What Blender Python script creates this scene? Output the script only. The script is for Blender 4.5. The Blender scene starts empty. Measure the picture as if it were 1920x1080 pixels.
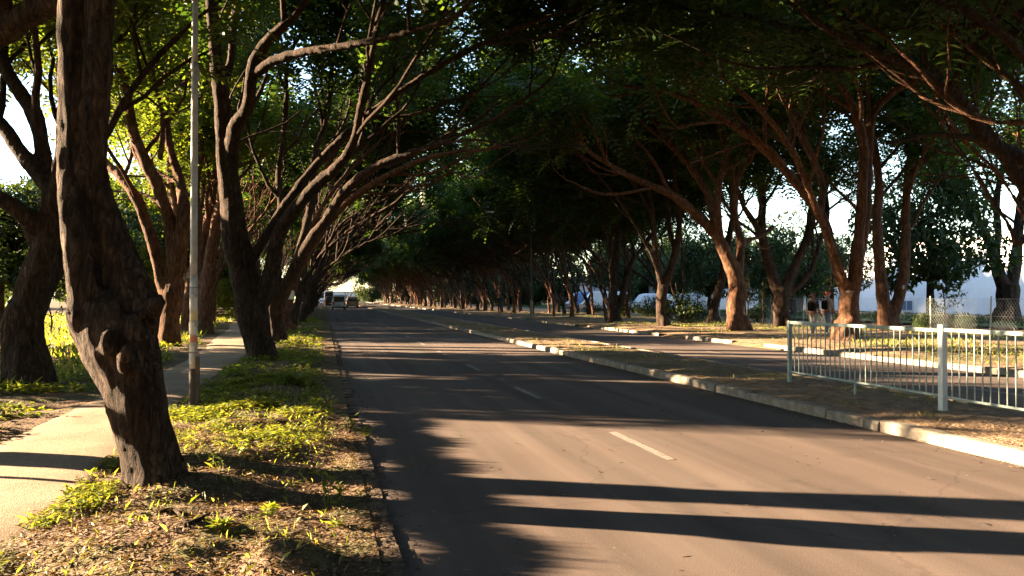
import bpy, bmesh, math, random
import numpy as np
from mathutils import Vector, Matrix, Quaternion, noise

S = bpy.context.scene
COL = S.collection
# ------------------------------------------------------------------ camera
F = 1450.0
HC = 1.6
YAW = math.radians(13.72)
PITCH = math.radians(0.71)
cd = bpy.data.cameras.new('camera')
cam = bpy.data.objects.new('camera', cd)
COL.objects.link(cam)
cd.sensor_width = 36.0
cd.lens = F / 1920 * 36
cd.clip_end = 3000
cd.clip_start = 0.05
cam.location = (0, 0, HC)
cam.rotation_euler = (math.pi / 2 + PITCH, 0, -YAW)
S.camera = cam
# ------------------------------------------------------------------ light
SUN_EL = math.radians(12.9)
SX, SY = -0.908, 0.418                      # towards the sun, in plan
world = bpy.data.worlds.new('World')
S.world = world
world.use_nodes = True
wn = world.node_tree
bg = wn.nodes['Background']
sky = wn.nodes.new('ShaderNodeTexSky')
sky.sky_type = 'NISHITA'
sky.sun_disc = False
sky.sun_elevation = SUN_EL
sky.sun_rotation = math.atan2(SX, SY)
sky.air_density = 1.0
sky.dust_density = 0.2
wn.links.new(sky.outputs[0], bg.inputs[0])
bg.inputs[1].default_value = 0.05
sd = bpy.data.lights.new('sun', 'SUN')
sd.energy = 5.0
sd.angle = math.radians(0.5)
sd.color = (1.0, 0.74, 0.47)
sun = bpy.data.objects.new('sun', sd)
COL.objects.link(sun)
sdir = Vector((SX * math.cos(SUN_EL), SY * math.cos(SUN_EL), math.sin(SUN_EL)))
sun.rotation_euler = sdir.to_track_quat('Z', 'Y').to_euler()
sun.location = sdir * 60
TAN = math.tan(SUN_EL)
S.view_settings.view_transform = 'Standard'
S.view_settings.look = 'None'
S.view_settings.gamma = 1
S.view_settings.use_curve_mapping = False
S.view_settings.exposure = 3.95
cy = S.cycles
cy.max_bounces = 6
cy.diffuse_bounces = 3
cy.glossy_bounces = 2
cy.transmission_bounces = 4
cy.transparent_max_bounces = 4
cy.caustics_reflective = False
cy.caustics_refractive = False
cy.sample_clamp_indirect = 6
cy.use_adaptive_sampling = False
cy.use_denoising = True

# ------------------------------------------------------------------ helpers
_fw = Vector((math.sin(YAW) * math.cos(PITCH), math.cos(YAW) * math.cos(PITCH), math.sin(PITCH)))
_rt = Vector((math.cos(YAW), -math.sin(YAW), 0))
_up = _rt.cross(_fw)


def P(px, py, d):
    """world point seen at photo pixel (px, py), d metres along the camera axis"""
    return Vector((0, 0, HC)) + d * (_fw + _rt * ((px - 960) / F) + _up * (-(py - 540) / F))


def tag(o, label=None, cat=None, group=None, kind=None):
    if label: o['label'] = label
    if cat: o['category'] = cat
    if group: o['group'] = group
    if kind: o['kind'] = kind
    return o


def empty(name, loc=(0, 0, 0), rz=0.0, label=None, cat=None, group=None, kind=None):
    o = bpy.data.objects.new(name, None)
    COL.objects.link(o)
    o.location = loc
    o.rotation_euler = (0, 0, rz)
    o.empty_display_size = 0.2
    return tag(o, label, cat, group, kind)


def link(name, me, mat=None, parent=None, smooth=False, kind=None):
    if mat is not None and not me.materials:
        me.materials.append(mat)
    o = bpy.data.objects.new(name, me)
    COL.objects.link(o)
    if parent is not None: o.parent = parent
    if kind: o['kind'] = kind
    if smooth:
        me.polygons.foreach_set('use_smooth', [True] * len(me.polygons))
    return o


def copy_tree(o, parent=None):
    c = o.copy()
    COL.objects.link(c)
    if parent is not None: c.parent = parent
    for ch in o.children:
        copy_tree(ch, c)
    return c


def np_mesh(name, verts, faces):
    """verts (N,3), faces (M,k) all the same size"""
    me = bpy.data.meshes.new(name)
    faces = np.asarray(faces, dtype=np.int32)
    m, k = faces.shape
    me.vertices.add(len(verts))
    me.vertices.foreach_set('co', np.asarray(verts, dtype=np.float32).ravel())
    me.loops.add(m * k)
    me.loops.foreach_set('vertex_index', faces.ravel())
    me.polygons.add(m)
    me.polygons.foreach_set('loop_start', np.arange(0, m * k, k, dtype=np.int32))
    me.polygons.foreach_set('loop_total', np.full(m, k, dtype=np.int32))
    me.update(calc_edges=True)
    return me


class MB:
    def __init__(self):
        self.v = []
        self.f = []

    def add(self, vs, fs):
        n = len(self.v)
        self.v += [tuple(q) for q in vs]
        self.f += [tuple(i + n for i in f) for f in fs]

    def box(self, x0, x1, y0, y1, z0, z1, M=None):
        vs = [Vector(q) for q in ((x0, y0, z0), (x1, y0, z0), (x1, y1, z0), (x0, y1, z0), (x0, y0, z1), (x1, y0, z1), (x1, y1, z1), (x0, y1, z1))]
        if M is not None: vs = [M @ q for q in vs]
        self.add(vs, [(0, 3, 2, 1), (4, 5, 6, 7), (0, 1, 5, 4), (1, 2, 6, 5), (2, 3, 7, 6), (3, 0, 4, 7)])

    def tube(self, pts, rad, n=6, rough=0.0, caps=True, seed=0):
        k = len(pts)
        t = (pts[1] - pts[0]).normalized()
        a = Vector((0, 0, 1)) if abs(t.z) < 0.9 else Vector((1, 0, 0))
        u = t.cross(a).normalized()
        rings = []
        for i in range(k):
            if i == 0: t2 = pts[1] - pts[0]
            elif i == k - 1: t2 = pts[-1] - pts[-2]
            else: t2 = pts[i + 1] - pts[i - 1]
            t2 = t2.normalized()
            u = (u - t2 * u.dot(t2))
            if u.length < 1e-6: u = t2.orthogonal()
            u.normalize()
            w = t2.cross(u)
            for j in range(n):
                an = 2 * math.pi * j / n
                r = rad[i]
                if rough:
                    r *= 1 + rough * noise.noise(Vector((math.cos(an) * 1.3 + seed * 7.1, math.sin(an) * 1.3, pts[i].z * 1.4)))
                rings.append(pts[i] + (u * math.cos(an) + w * math.sin(an)) * r)
        fs = []
        for i in range(k - 1):
            for j in range(n):
                fs.append((i * n + j, i * n + (j + 1) % n, (i + 1) * n + (j + 1) % n, (i + 1) * n + j))
        if caps:
            fs.append(tuple(range(n - 1, -1, -1)))
            fs.append(tuple(range((k - 1) * n, k * n)))
        self.add(rings, fs)

    def mesh(self, name):
        me = bpy.data.meshes.new(name)
        me.from_pydata(self.v, [], self.f)
        me.update()
        return me

    def build(self, name, mat, parent=None, smooth=False, kind=None):
        return link(name, self.mesh(name), mat, parent, smooth, kind)


def bevel(o, w, seg=2):
    m = o.modifiers.new('bevel', 'BEVEL')
    m.width = w
    m.segments = seg
    m.limit_method = 'ANGLE'
    return o


def spline(pts, rads, step):
    """Catmull-Rom resample"""
    out, ro = [], []
    n = len(pts)
    for i in range(n - 1):
        p0 = pts[max(i - 1, 0)]; p1 = pts[i]; p2 = pts[i + 1]; p3 = pts[min(i + 2, n - 1)]
        m = max(2, int((p2 - p1).length / step))
        for j in range(m):
            t = j / m
            q = 0.5 * ((2 * p1) + (p2 - p0) * t + (2 * p0 - 5 * p1 + 4 * p2 - p3) * t * t + (3 * p1 - p0 - 3 * p2 + p3) * t ** 3)
            out.append(q)
            ro.append(rads[i] * (1 - t) + rads[i + 1] * t)
    out.append(pts[-1].copy())
    ro.append(rads[-1])
    return out, ro


def vn(x, y, seed=0):
    """numpy value noise, 0..1"""
    x = np.asarray(x, dtype=np.float64); y = np.asarray(y, dtype=np.float64)
    xi = np.floor(x).astype(np.int64); yi = np.floor(y).astype(np.int64)
    fx = x - xi; fy = y - yi
    fx = fx * fx * (3 - 2 * fx); fy = fy * fy * (3 - 2 * fy)

    def h(a, b):
        n = (a * 374761393 + b * 668265263 + seed * 974711) & 0x7fffffff
        n = ((n ^ (n >> 13)) * 1274126177) & 0x7fffffff
        return ((n ^ (n >> 16)) & 0xffff) / 65535.0
    return (h(xi, yi) * (1 - fx) + h(xi + 1, yi) * fx) * (1 - fy) + (h(xi, yi + 1) * (1 - fx) + h(xi + 1, yi + 1) * fx) * fy


# ------------------------------------------------------------------ materials
def mat_noise(name, stops, scale=5, detail=6, rough=0.85, bump=0.3, bscale=None, bdist=0.02, stretch=(1, 1, 1), spec=0.3, ndist=0.0, second=None):
    m = bpy.data.materials.new(name)
    m.use_nodes = True
    nt = m.node_tree
    b = nt.nodes['Principled BSDF']
    tc = nt.nodes.new('ShaderNodeTexCoord')
    mp = nt.nodes.new('ShaderNodeMapping')
    mp.inputs['Scale'].default_value = stretch
    nt.links.new(tc.outputs['Object'], mp.inputs[0])
    n = nt.nodes.new('ShaderNodeTexNoise')
    n.inputs['Scale'].default_value = scale
    n.inputs['Detail'].default_value = detail
    n.inputs['Roughness'].default_value = 0.6
    n.inputs['Distortion'].default_value = ndist
    nt.links.new(mp.outputs[0], n.inputs['Vector'])
    r = nt.nodes.new('ShaderNodeValToRGB')
    el = r.color_ramp.elements
    while len(el) < len(stops): el.new(0.5)
    for e, (p, c) in zip(el, stops):
        e.position = p
        e.color = (*c, 1)
    nt.links.new(n.outputs[0], r.inputs[0])
    col = r.outputs[0]
    if second:
        sscale, lo, hi, c2, fac = second
        n2 = nt.nodes.new('ShaderNodeTexNoise')
        n2.inputs['Scale'].default_value = sscale
        n2.inputs['Detail'].default_value = 4
        nt.links.new(mp.outputs[0], n2.inputs['Vector'])
        mr = nt.nodes.new('ShaderNodeMapRange')
        mr.inputs[1].default_value = lo; mr.inputs[2].default_value = hi
        mr.inputs[4].default_value = fac
        nt.links.new(n2.outputs[0], mr.inputs[0])
        mx = nt.nodes.new('ShaderNodeMix')
        mx.data_type = 'RGBA'
        nt.links.new(mr.outputs[0], mx.inputs[0])
        nt.links.new(col, mx.inputs[6])
        mx.inputs[7].default_value = (*c2, 1)
        col = mx.outputs[2]
    nt.links.new(col, b.inputs['Base Color'])
    b.inputs['Roughness'].default_value = rough
    b.inputs['Specular IOR Level'].default_value = spec
    if bump:
        nb = nt.nodes.new('ShaderNodeTexNoise')
        nb.inputs['Scale'].default_value = bscale or scale * 4
        nb.inputs['Detail'].default_value = 5
        nt.links.new(mp.outputs[0], nb.inputs['Vector'])
        bp = nt.nodes.new('ShaderNodeBump')
        bp.inputs['Strength'].default_value = bump
        bp.inputs['Distance'].default_value = bdist
        nt.links.new(nb.outputs[0], bp.inputs['Height'])
        nt.links.new(bp.outputs[0], b.inputs['Normal'])
    return m


def mat_plain(name, c, rough=0.5, metal=0.0, spec=0.5, emit=None):
    m = mat_noise(name, [(0.3, tuple(k * 0.88 for k in c)), (0.7, tuple(min(1, k * 1.08) for k in c))], scale=6, rough=rough, bump=0, spec=spec)
    m.node_tree.nodes['Principled BSDF'].inputs['Metallic'].default_value = metal
    return m


def mat_leaf(name, stops, trans=0.45):
    m = bpy.data.materials.new(name)
    m.use_nodes = True
    nt = m.node_tree
    for n in list(nt.nodes): nt.nodes.remove(n)
    out = nt.nodes.new('ShaderNodeOutputMaterial')
    geo = nt.nodes.new('ShaderNodeNewGeometry')
    r = nt.nodes.new('ShaderNodeValToRGB')
    el = r.color_ramp.elements
    while len(el) < len(stops): el.new(0.5)
    for e, (p, c) in zip(el, stops):
        e.position = p
        e.color = (*c, 1)
    nt.links.new(geo.outputs['Random Per Island'], r.inputs[0])
    d = nt.nodes.new('ShaderNodeBsdfPrincipled')
    d.inputs['Roughness'].default_value = 0.55
    d.inputs['Specular IOR Level'].default_value = 0.25
    nt.links.new(r.outputs[0], d.inputs['Base Color'])
    t = nt.nodes.new('ShaderNodeBsdfTranslucent')
    g = nt.nodes.new('ShaderNodeMix')
    g.data_type = 'RGBA'
    g.blend_type = 'MULTIPLY'
    g.inputs[0].default_value = 1
    nt.links.new(r.outputs[0], g.inputs[6])
    g.inputs[7].default_value = (2.0, 1.75, 0.65, 1)
    g.clamp_result = False
    nt.links.new(g.outputs[2], t.inputs[0])
    mx = nt.nodes.new('ShaderNodeMixShader')
    mx.inputs[0].default_value = trans
    nt.links.new(d.outputs[0], mx.inputs[1])
    nt.links.new(t.outputs[0], mx.inputs[2])
    nt.links.new(mx.outputs[0], out.inputs[0])
    return m


def mat_bark(name, c0, c1, c2):
    m = bpy.data.materials.new(name)
    m.use_nodes = True
    nt = m.node_tree
    b = nt.nodes['Principled BSDF']
    b.inputs['Roughness'].default_value = 0.95
    b.inputs['Specular IOR Level'].default_value = 0.15
    tc = nt.nodes.new('ShaderNodeTexCoord')
    mp = nt.nodes.new('ShaderNodeMapping')
    mp.inputs['Scale'].default_value = (1, 1, 0.3)
    nt.links.new(tc.outputs['Object'], mp.inputs[0])
    n = nt.nodes.new('ShaderNodeTexNoise')
    n.inputs['Scale'].default_value = 13
    n.inputs['Detail'].default_value = 10
    n.inputs['Roughness'].default_value = 0.65
    n.inputs['Distortion'].default_value = 0.6
    nt.links.new(mp.outputs[0], n.inputs['Vector'])
    big = nt.nodes.new('ShaderNodeTexNoise')
    big.inputs['Scale'].default_value = 1.7
    big.inputs['Detail'].default_value = 4
    nt.links.new(tc.outputs['Object'], big.inputs['Vector'])
    r = nt.nodes.new('ShaderNodeValToRGB')
    el = r.color_ramp.elements
    el.new(0.5)
    for e, (p, c) in zip(el, [(0.3, c0), (0.52, c1), (0.75, c2)]):
        e.position = p
        e.color = (*c, 1)
    nt.links.new(n.outputs[0], r.inputs[0])
    mx = nt.nodes.new('ShaderNodeMix')
    mx.data_type = 'RGBA'
    mx.blend_type = 'MULTIPLY'
    mx.inputs[0].default_value = 0.7
    rb = nt.nodes.new('ShaderNodeValToRGB')
    rb.color_ramp.elements[0].position = 0.3
    rb.color_ramp.elements[0].color = (0.55, 0.5, 0.47, 1)
    rb.color_ramp.elements[1].position = 0.7
    rb.color_ramp.elements[1].color = (1.15, 1.1, 1.05, 1)
    nt.links.new(big.outputs[0], rb.inputs[0])
    nt.links.new(r.outputs[0], mx.inputs[6])
    nt.links.new(rb.outputs[0], mx.inputs[7])
    nt.links.new(mx.outputs[2], b.inputs['Base Color'])
    bp = nt.nodes.new('ShaderNodeBump')
    bp.inputs['Strength'].default_value = 0.9
    bp.inputs['Distance'].default_value = 0.06
    nt.links.new(n.outputs[0], bp.inputs['Height'])
    v = nt.nodes.new('ShaderNodeTexNoise')
    v.inputs['Scale'].default_value = 45
    v.inputs['Detail'].default_value = 3
    nt.links.new(mp.outputs[0], v.inputs['Vector'])
    vo = nt.nodes.new('ShaderNodeTexVoronoi')
    vo.feature = 'DISTANCE_TO_EDGE'
    vo.inputs['Scale'].default_value = 20
    wv = nt.nodes.new('ShaderNodeMix')
    wv.data_type = 'VECTOR'
    wv.inputs[0].default_value = 0.12
    nt.links.new(mp.outputs[0], wv.inputs[4])
    nt.links.new(n.outputs[1], wv.inputs[5])
    nt.links.new(wv.outputs[1], vo.inputs['Vector'])
    vr = nt.nodes.new('ShaderNodeMapRange')
    vr.inputs[1].default_value = 0.0
    vr.inputs[2].default_value = 0.16
    nt.links.new(vo.outputs[0], vr.inputs[0])
    bp3 = nt.nodes.new('ShaderNodeBump')
    bp3.inputs['Strength'].default_value = 0.9
    bp3.inputs['Distance'].default_value = 0.022
    nt.links.new(vr.outputs[0], bp3.inputs['Height'])
    nt.links.new(bp.outputs[0], bp3.inputs['Normal'])
    bp2 = nt.nodes.new('ShaderNodeBump')
    bp2.inputs['Strength'].default_value = 0.5
    bp2.inputs['Distance'].default_value = 0.01
    nt.links.new(v.outputs[0], bp2.inputs['Height'])
    nt.links.new(bp3.outputs[0], bp2.inputs['Normal'])
    nt.links.new(bp2.outputs[0], b.inputs['Normal'])
    return m


M_asphalt = mat_noise('asphalt', [(0.28, (0.058, 0.045, 0.04)), (0.52, (0.105, 0.081, 0.071)), (0.74, (0.158, 0.123, 0.108))], scale=90, detail=7, rough=0.9, bump=0.5, bscale=160, bdist=0.006, spec=0.12,
                      second=(0.5, 0.42, 0.62, (0.115, 0.095, 0.085), 0.6))
# longitudinal wear and seams on the asphalt
def _wear(m):
    nt = m.node_tree
    b = nt.nodes['Principled BSDF']
    src = b.inputs['Base Color'].links[0].from_socket
    tc = nt.nodes.new('ShaderNodeTexCoord')
    mp = nt.nodes.new('ShaderNodeMapping')
    mp.inputs['Scale'].default_value = (1.1, 0.03, 1)
    nt.links.new(tc.outputs['Object'], mp.inputs[0])
    n = nt.nodes.new('ShaderNodeTexNoise')
    n.inputs['Scale'].default_value = 2.2
    n.inputs['Detail'].default_value = 3
    nt.links.new(mp.outputs[0], n.inputs['Vector'])
    r = nt.nodes.new('ShaderNodeValToRGB')
    r.color_ramp.elements[0].position = 0.35
    r.color_ramp.elements[0].color = (0.75, 0.74, 0.73, 1)
    r.color_ramp.elements[1].position = 0.7
    r.color_ramp.elements[1].color = (1.25, 1.2, 1.15, 1)
    nt.links.new(n.outputs[0], r.inputs[0])
    mx = nt.nodes.new('ShaderNodeMix')
    mx.data_type = 'RGBA'
    mx.blend_type = 'MULTIPLY'
    mx.inputs[0].default_value = 1
    nt.links.new(src, mx.inputs[6])
    nt.links.new(r.outputs[0], mx.inputs[7])
    # sparse cracks and old oil stains
    vo = nt.nodes.new('ShaderNodeTexVoronoi')
    vo.feature = 'DISTANCE_TO_EDGE'
    vo.inputs['Scale'].default_value = 0.45
    ds = nt.nodes.new('ShaderNodeTexNoise')
    ds.inputs['Scale'].default_value = 1.7
    ds.inputs['Detail'].default_value = 6
    nt.links.new(tc.outputs['Object'], ds.inputs['Vector'])
    vm = nt.nodes.new('ShaderNodeMix')
    vm.data_type = 'VECTOR'
    vm.inputs[0].default_value = 0.35
    nt.links.new(tc.outputs['Object'], vm.inputs[4])
    nt.links.new(ds.outputs[1], vm.inputs[5])
    nt.links.new(vm.outputs[1], vo.inputs['Vector'])
    cr = nt.nodes.new('ShaderNodeMapRange')
    cr.inputs[1].default_value = 0.0
    cr.inputs[2].default_value = 0.006
    cr.inputs[3].default_value = 0.78
    nt.links.new(vo.outputs[0], cr.inputs[0])
    st = nt.nodes.new('ShaderNodeTexNoise')
    st.inputs['Scale'].default_value = 0.8
    st.inputs['Detail'].default_value = 7
    st.inputs['Roughness'].default_value = .7
    nt.links.new(tc.outputs['Object'], st.inputs['Vector'])
    sr = nt.nodes.new('ShaderNodeMapRange')
    sr.inputs[1].default_value = 0.58
    sr.inputs[2].default_value = 0.72
    sr.inputs[3].default_value = 1.0
    sr.inputs[4].default_value = 0.68
    nt.links.new(st.outputs[0], sr.inputs[0])
    ml = nt.nodes.new('ShaderNodeMath')
    ml.operation = 'MULTIPLY'
    nt.links.new(cr.outputs[0], ml.inputs[0])
    nt.links.new(sr.outputs[0], ml.inputs[1])
    m2 = nt.nodes.new('ShaderNodeMix')
    m2.data_type = 'RGBA'
    m2.blend_type = 'MULTIPLY'
    m2.inputs[0].default_value = 1
    nt.links.new(mx.outputs[2], m2.inputs[6])
    nt.links.new(ml.outputs[0], m2.inputs[7])
    nt.links.new(m2.outputs[2], b.inputs['Base Color'])
_wear(M_asphalt)
M_dirt = mat_noise('verge_soil', [(0.25, (0.055, 0.035, 0.022)), (0.5, (0.12, 0.078, 0.048)), (0.78, (0.22, 0.15, 0.095))], scale=7, detail=9, rough=0.95, bump=1.0, bscale=26, bdist=0.05, spec=0.1,
                   second=(1.3, 0.48, 0.6, (0.06, 0.075, 0.022), 0.55))
M_drydirt = mat_noise('dry_soil', [(0.25, (0.1, 0.065, 0.04)), (0.5, (0.2, 0.135, 0.085)), (0.78, (0.32, 0.225, 0.14))], scale=5, detail=9, rough=0.95, bump=0.9, bscale=22, bdist=0.05, spec=0.1,
                      second=(0.35, 0.5, 0.62, (0.075, 0.085, 0.028), 0.7))
M_path = mat_noise('path_grit', [(0.2, (0.17, 0.125, 0.085)), (0.5, (0.27, 0.2, 0.14)), (0.8, (0.36, 0.275, 0.195))], scale=28, detail=8, rough=0.95, bump=0.7, bscale=90, bdist=0.015, spec=0.1,
                   second=(1.2, 0.45, 0.65, (0.16, 0.115, 0.075), 0.5))
M_field = mat_noise('field_turf', [(0.25, (0.035, 0.05, 0.014)), (0.55, (0.065, 0.085, 0.024)), (0.8, (0.12, 0.11, 0.045))], scale=3, detail=9, rough=0.95, bump=0.8, bscale=18, bdist=0.06, spec=0.1)
M_lawn = mat_noise('lawn_turf', [(0.25, (0.03, 0.055, 0.014)), (0.6, (0.05, 0.085, 0.022)), (0.85, (0.085, 0.11, 0.035))], scale=1.6, detail=9, rough=0.95, bump=0.6, bscale=20, bdist=0.05, spec=0.1)
M_conc = mat_noise('kerb_concrete', [(0.2, (0.11, 0.09, 0.07)), (0.5, (0.21, 0.18, 0.142)), (0.8, (0.33, 0.29, 0.235))], scale=9, detail=8, rough=0.9, bump=0.6, bscale=50, bdist=0.012, spec=0.2,
                   second=(3.0, 0.5, 0.7, (0.16, 0.12, 0.085), 0.7))
M_edge = mat_noise('stained_edging', [(0.25, (0.05, 0.036, 0.026)), (0.5, (0.11, 0.08, 0.058)), (0.8, (0.25, 0.2, 0.15))], scale=11, detail=8, rough=0.95, bump=0.7, bscale=50, bdist=0.015, spec=0.1)
M_line = mat_noise('road_paint', [(0.35, (0.12, 0.1, 0.088)), (0.5, (0.19, 0.165, 0.145)), (0.7, (0.24, 0.21, 0.19))], scale=18, detail=6, rough=0.8, bump=0.3, bscale=120, bdist=0.004)
M_bark = mat_bark('grey_brown_bark', (0.014, 0.009, 0.007), (0.05, 0.033, 0.023), (0.13, 0.09, 0.062))
M_barkr = mat_bark('red_brown_bark', (0.034, 0.016, 0.009), (0.125, 0.064, 0.037), (0.28, 0.165, 0.1))
M_leaf = mat_leaf('feathery_leaf', [(0.0, (0.013, 0.034, 0.009)), (0.5, (0.023, 0.053, 0.013)), (0.9, (0.037, 0.068, 0.016)), (1.0, (0.065, 0.075, 0.02))], .48)
M_leafsun = mat_leaf('sunny_field_leaf', [(0.0, (0.045, 0.08, 0.014)), (0.6, (0.075, 0.115, 0.02)), (1.0, (0.12, 0.14, 0.03))], 0.5)  # brighter leaf tones, sunlight painted into the left crowns and field trees
M_leafb = mat_leaf('broad_leaf', [(0.0, (0.016, 0.034, 0.011)), (0.6, (0.028, 0.05, 0.016)), (1.0, (0.055, 0.07, 0.022))], 0.3)
M_weed = mat_leaf('weed_leaf', [(0.0, (0.09, 0.13, 0.022)), (0.6, (0.15, 0.19, 0.03)), (1.0, (0.24, 0.23, 0.055))], 0.45)
M_grass = mat_leaf('grass_blade', [(0.0, (0.08, 0.12, 0.02)), (0.6, (0.14, 0.17, 0.035)), (1.0, (0.26, 0.22, 0.09))], 0.45)
M_litter = mat_leaf('dry_litter', [(0.0, (0.045, 0.026, 0.015)), (0.55, (0.115, 0.072, 0.043)), (1.0, (0.3, 0.22, 0.135))], 0.12)
M_rail = mat_noise('mint_paint', [(0.3, (0.2, 0.25, 0.225)), (0.7, (0.32, 0.38, 0.345))], scale=8, rough=0.4, bump=0.15, bscale=60, bdist=0.003, second=(5, 0.6, 0.75, (0.3, 0.3, 0.25), 0.5))
M_railw = mat_noise('white_paint', [(0.3, (0.5, 0.54, 0.54)), (0.7, (0.62, 0.65, 0.64))], scale=8, rough=0.4, bump=0.1, bscale=60, bdist=0.003)
M_galv = mat_noise('galvanised_steel', [(0.3, (0.22, 0.23, 0.24)), (0.7, (0.34, 0.35, 0.36))], scale=7, rough=0.45, bump=0.1, bscale=60, bdist=0.003)
M_galv.node_tree.nodes['Principled BSDF'].inputs['Metallic'].default_value = 0.3
M_polew = mat_noise('dull_pole_paint', [(0.3, (0.24, 0.25, 0.26)), (0.7, (0.4, 0.41, 0.41))], scale=6, rough=0.55, bump=0.2, bscale=50, bdist=0.003, second=(4, .55, .75, (.13, .1, .08), .7))
M_polebase = mat_noise('weathered_pole', [(0.25, (0.045, 0.035, 0.028)), (0.6, (0.11, 0.085, 0.065)), (0.85, (0.2, 0.17, 0.14))], scale=14, detail=8, rough=0.8, bump=0.5, bscale=40, bdist=0.006, stretch=(1, 1, 0.3))
M_polemid = mat_noise('flaking_pole_paint', [(0.3, (0.2, 0.16, 0.125)), (0.45, (0.42, 0.38, 0.33)), (0.7, (0.6, 0.58, 0.54))], scale=9, detail=8, rough=0.7, bump=0.3, bscale=40, bdist=0.004)
M_dark = mat_plain('dark_metal', (0.03, 0.03, 0.03), 0.5)
M_black = mat_plain('black_canvas', (0.006, 0.006, 0.007), 0.9, 0, .1)
M_paper = [mat_plain('paper_%d' % i, c, 0.9) for i, c in enumerate([(0.62, 0.58, 0.5), (0.5, 0.5, 0.48), (0.5, 0.18, 0.12), (0.55, 0.45, 0.25), (0.3, 0.32, 0.34)])]
M_glass = mat_plain('dark_glass', (0.02, 0.022, 0.025), 0.08, 0, 0.6)
M_tyre = mat_plain('tyre_rubber', (0.02, 0.02, 0.02), 0.85)
M_lampred = mat_plain('red_lens', (0.45, 0.02, 0.015), 0.25)
M_plate = mat_plain('number_plate', (0.6, 0.5, 0.12), 0.5)
M_wallw = mat_noise('white_wall_paint', [(0.3, (0.7, 0.72, 0.75)), (0.7, (0.8, 0.81, 0.83))], scale=1.5, rough=0.8, bump=0.1, bscale=20, second=(0.8, 0.55, 0.75, (0.55, 0.55, 0.55), 0.4))
M_wallp = mat_noise('pink_wall_paint', [(0.3, (0.6, 0.5, 0.47)), (0.7, (0.7, 0.6, 0.56))], scale=1.2, rough=0.8, bump=0.1)
M_roof = mat_noise('grey_roof_sheet', [(0.3, (0.26, 0.24, 0.25)), (0.7, (0.38, 0.36, 0.37))], scale=3, rough=0.7, bump=0.1)
M_winblue = mat_plain('blue_window_glass', (0.12, 0.17, 0.26), 0.1)
M_sky = None

# ------------------------------------------------------------------ terrain
PX0, PX1 = -3.42, -1.98                    # path edges close by


def pathc(y):
    y = np.asarray(y, dtype=float)
    return -2.7 - 0.0 * y - 1.9 * np.clip((y - 20) / 28, 0, 1) ** 1.3 + 0.07 * np.sin(y * 0.35)


def hl(x, y):
    """height of the ground left of the road"""
    x = np.asarray(x, dtype=float); y = np.asarray(y, dtype=float)
    dp = np.abs(x - pathc(y))
    off = np.clip((dp - 0.7) / 0.35, 0, 1)
    kerb = np.clip((0.34 - x) / 0.35, 0, 1)
    z = 0.03 + 0.07 * np.exp(-((x + 0.95) / 0.55) ** 2) * kerb
    n = (vn(x * 1.3, y * 1.3, 3) - 0.5) * 0.10 + (vn(x * 4, y * 4, 5) - 0.5) * 0.05 + (vn(x * 11, y * 11, 6) - 0.5) * 0.022
    z = z + n * off * (0.25 + 0.75 * kerb)
    z = z + 0.13 * np.exp(-(((x + 0.18) / 0.22) ** 2 + ((y - 4.62) / 0.3) ** 2)) * kerb
    z = z + 0.05 * np.exp(-(((x + 1.34) / 0.5) ** 2 + ((y - 6.75) / 0.5) ** 2))
    z = z + np.clip((-x - 6) / 20, 0, 1) * 0.3 * (vn(x * 0.15, y * 0.15, 9) - 0.3)
    return z


def hr(x, y):
    """height of the ground right of the second carriageway"""
    x = np.asarray(x, dtype=float); y = np.asarray(y, dtype=float)
    a = np.clip((x - 13.75) / 0.6, 0, 1)
    z = 0.10 + a * (0.06 + (vn(x * 0.8, y * 0.8, 13) - 0.5) * 0.14 + (vn(x * 3, y * 3, 15) - 0.5) * 0.06)
    return z * 1.0 - 0.06 * np.clip((x - 19) / 10, 0, 1)


def hm(x, y):
    """height of the median"""
    x = np.asarray(x, dtype=float); y = np.asarray(y, dtype=float)
    e = np.clip(np.minimum(x - 6.62, 8.73 - x) / 0.25, 0, 1)
    return 0.115 + e * (0.025 + (vn(x * 1.7, y * 1.7, 23) - 0.5) * 0.06 + (vn(x * 7, y * 7, 25) - 0.5) * 0.03)


def terrain(name, xs, ys, hf, mat, kind='structure'):
    X, Y = np.meshgrid(xs, ys)
    Z = hf(X, Y)
    v = np.stack([X, Y, Z], -1).reshape(-1, 3)
    nx, ny = len(xs), len(ys)
    i = np.arange(nx * ny).reshape(ny, nx)
    f = np.stack([i[:-1, :-1], i[:-1, 1:], i[1:, 1:], i[1:, :-1]], -1).reshape(-1, 4)
    me = np_mesh(name, v, f)
    return link(name, me, mat, None, True, kind)


def grow_axis(a, b, s0, g):
    out = [a]
    s = s0
    while out[-1] < b:
        out.append(out[-1] + s)
        s *= g
    out[-1] = b
    return np.array(out)


o = MB()
o.add([(-900, -300, -0.12), (900, -300, -0.12), (900, 1500, -0.12), (-900, 1500, -0.12)], [(0, 1, 2, 3)])
ground = o.build('ground', M_field)
tag(ground, kind='structure')
ys_near = np.concatenate([np.arange(-4, 18, 0.085), grow_axis(18, 330, 0.1, 1.045)[1:]])
xs_left = np.concatenate([-grow_axis(2.2, 120, 0.12, 1.09)[::-1], np.arange(-2.12, 0.33, 0.055), [0.335]])
ver = terrain('verge', xs_left, ys_near, hl, M_dirt)
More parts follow.
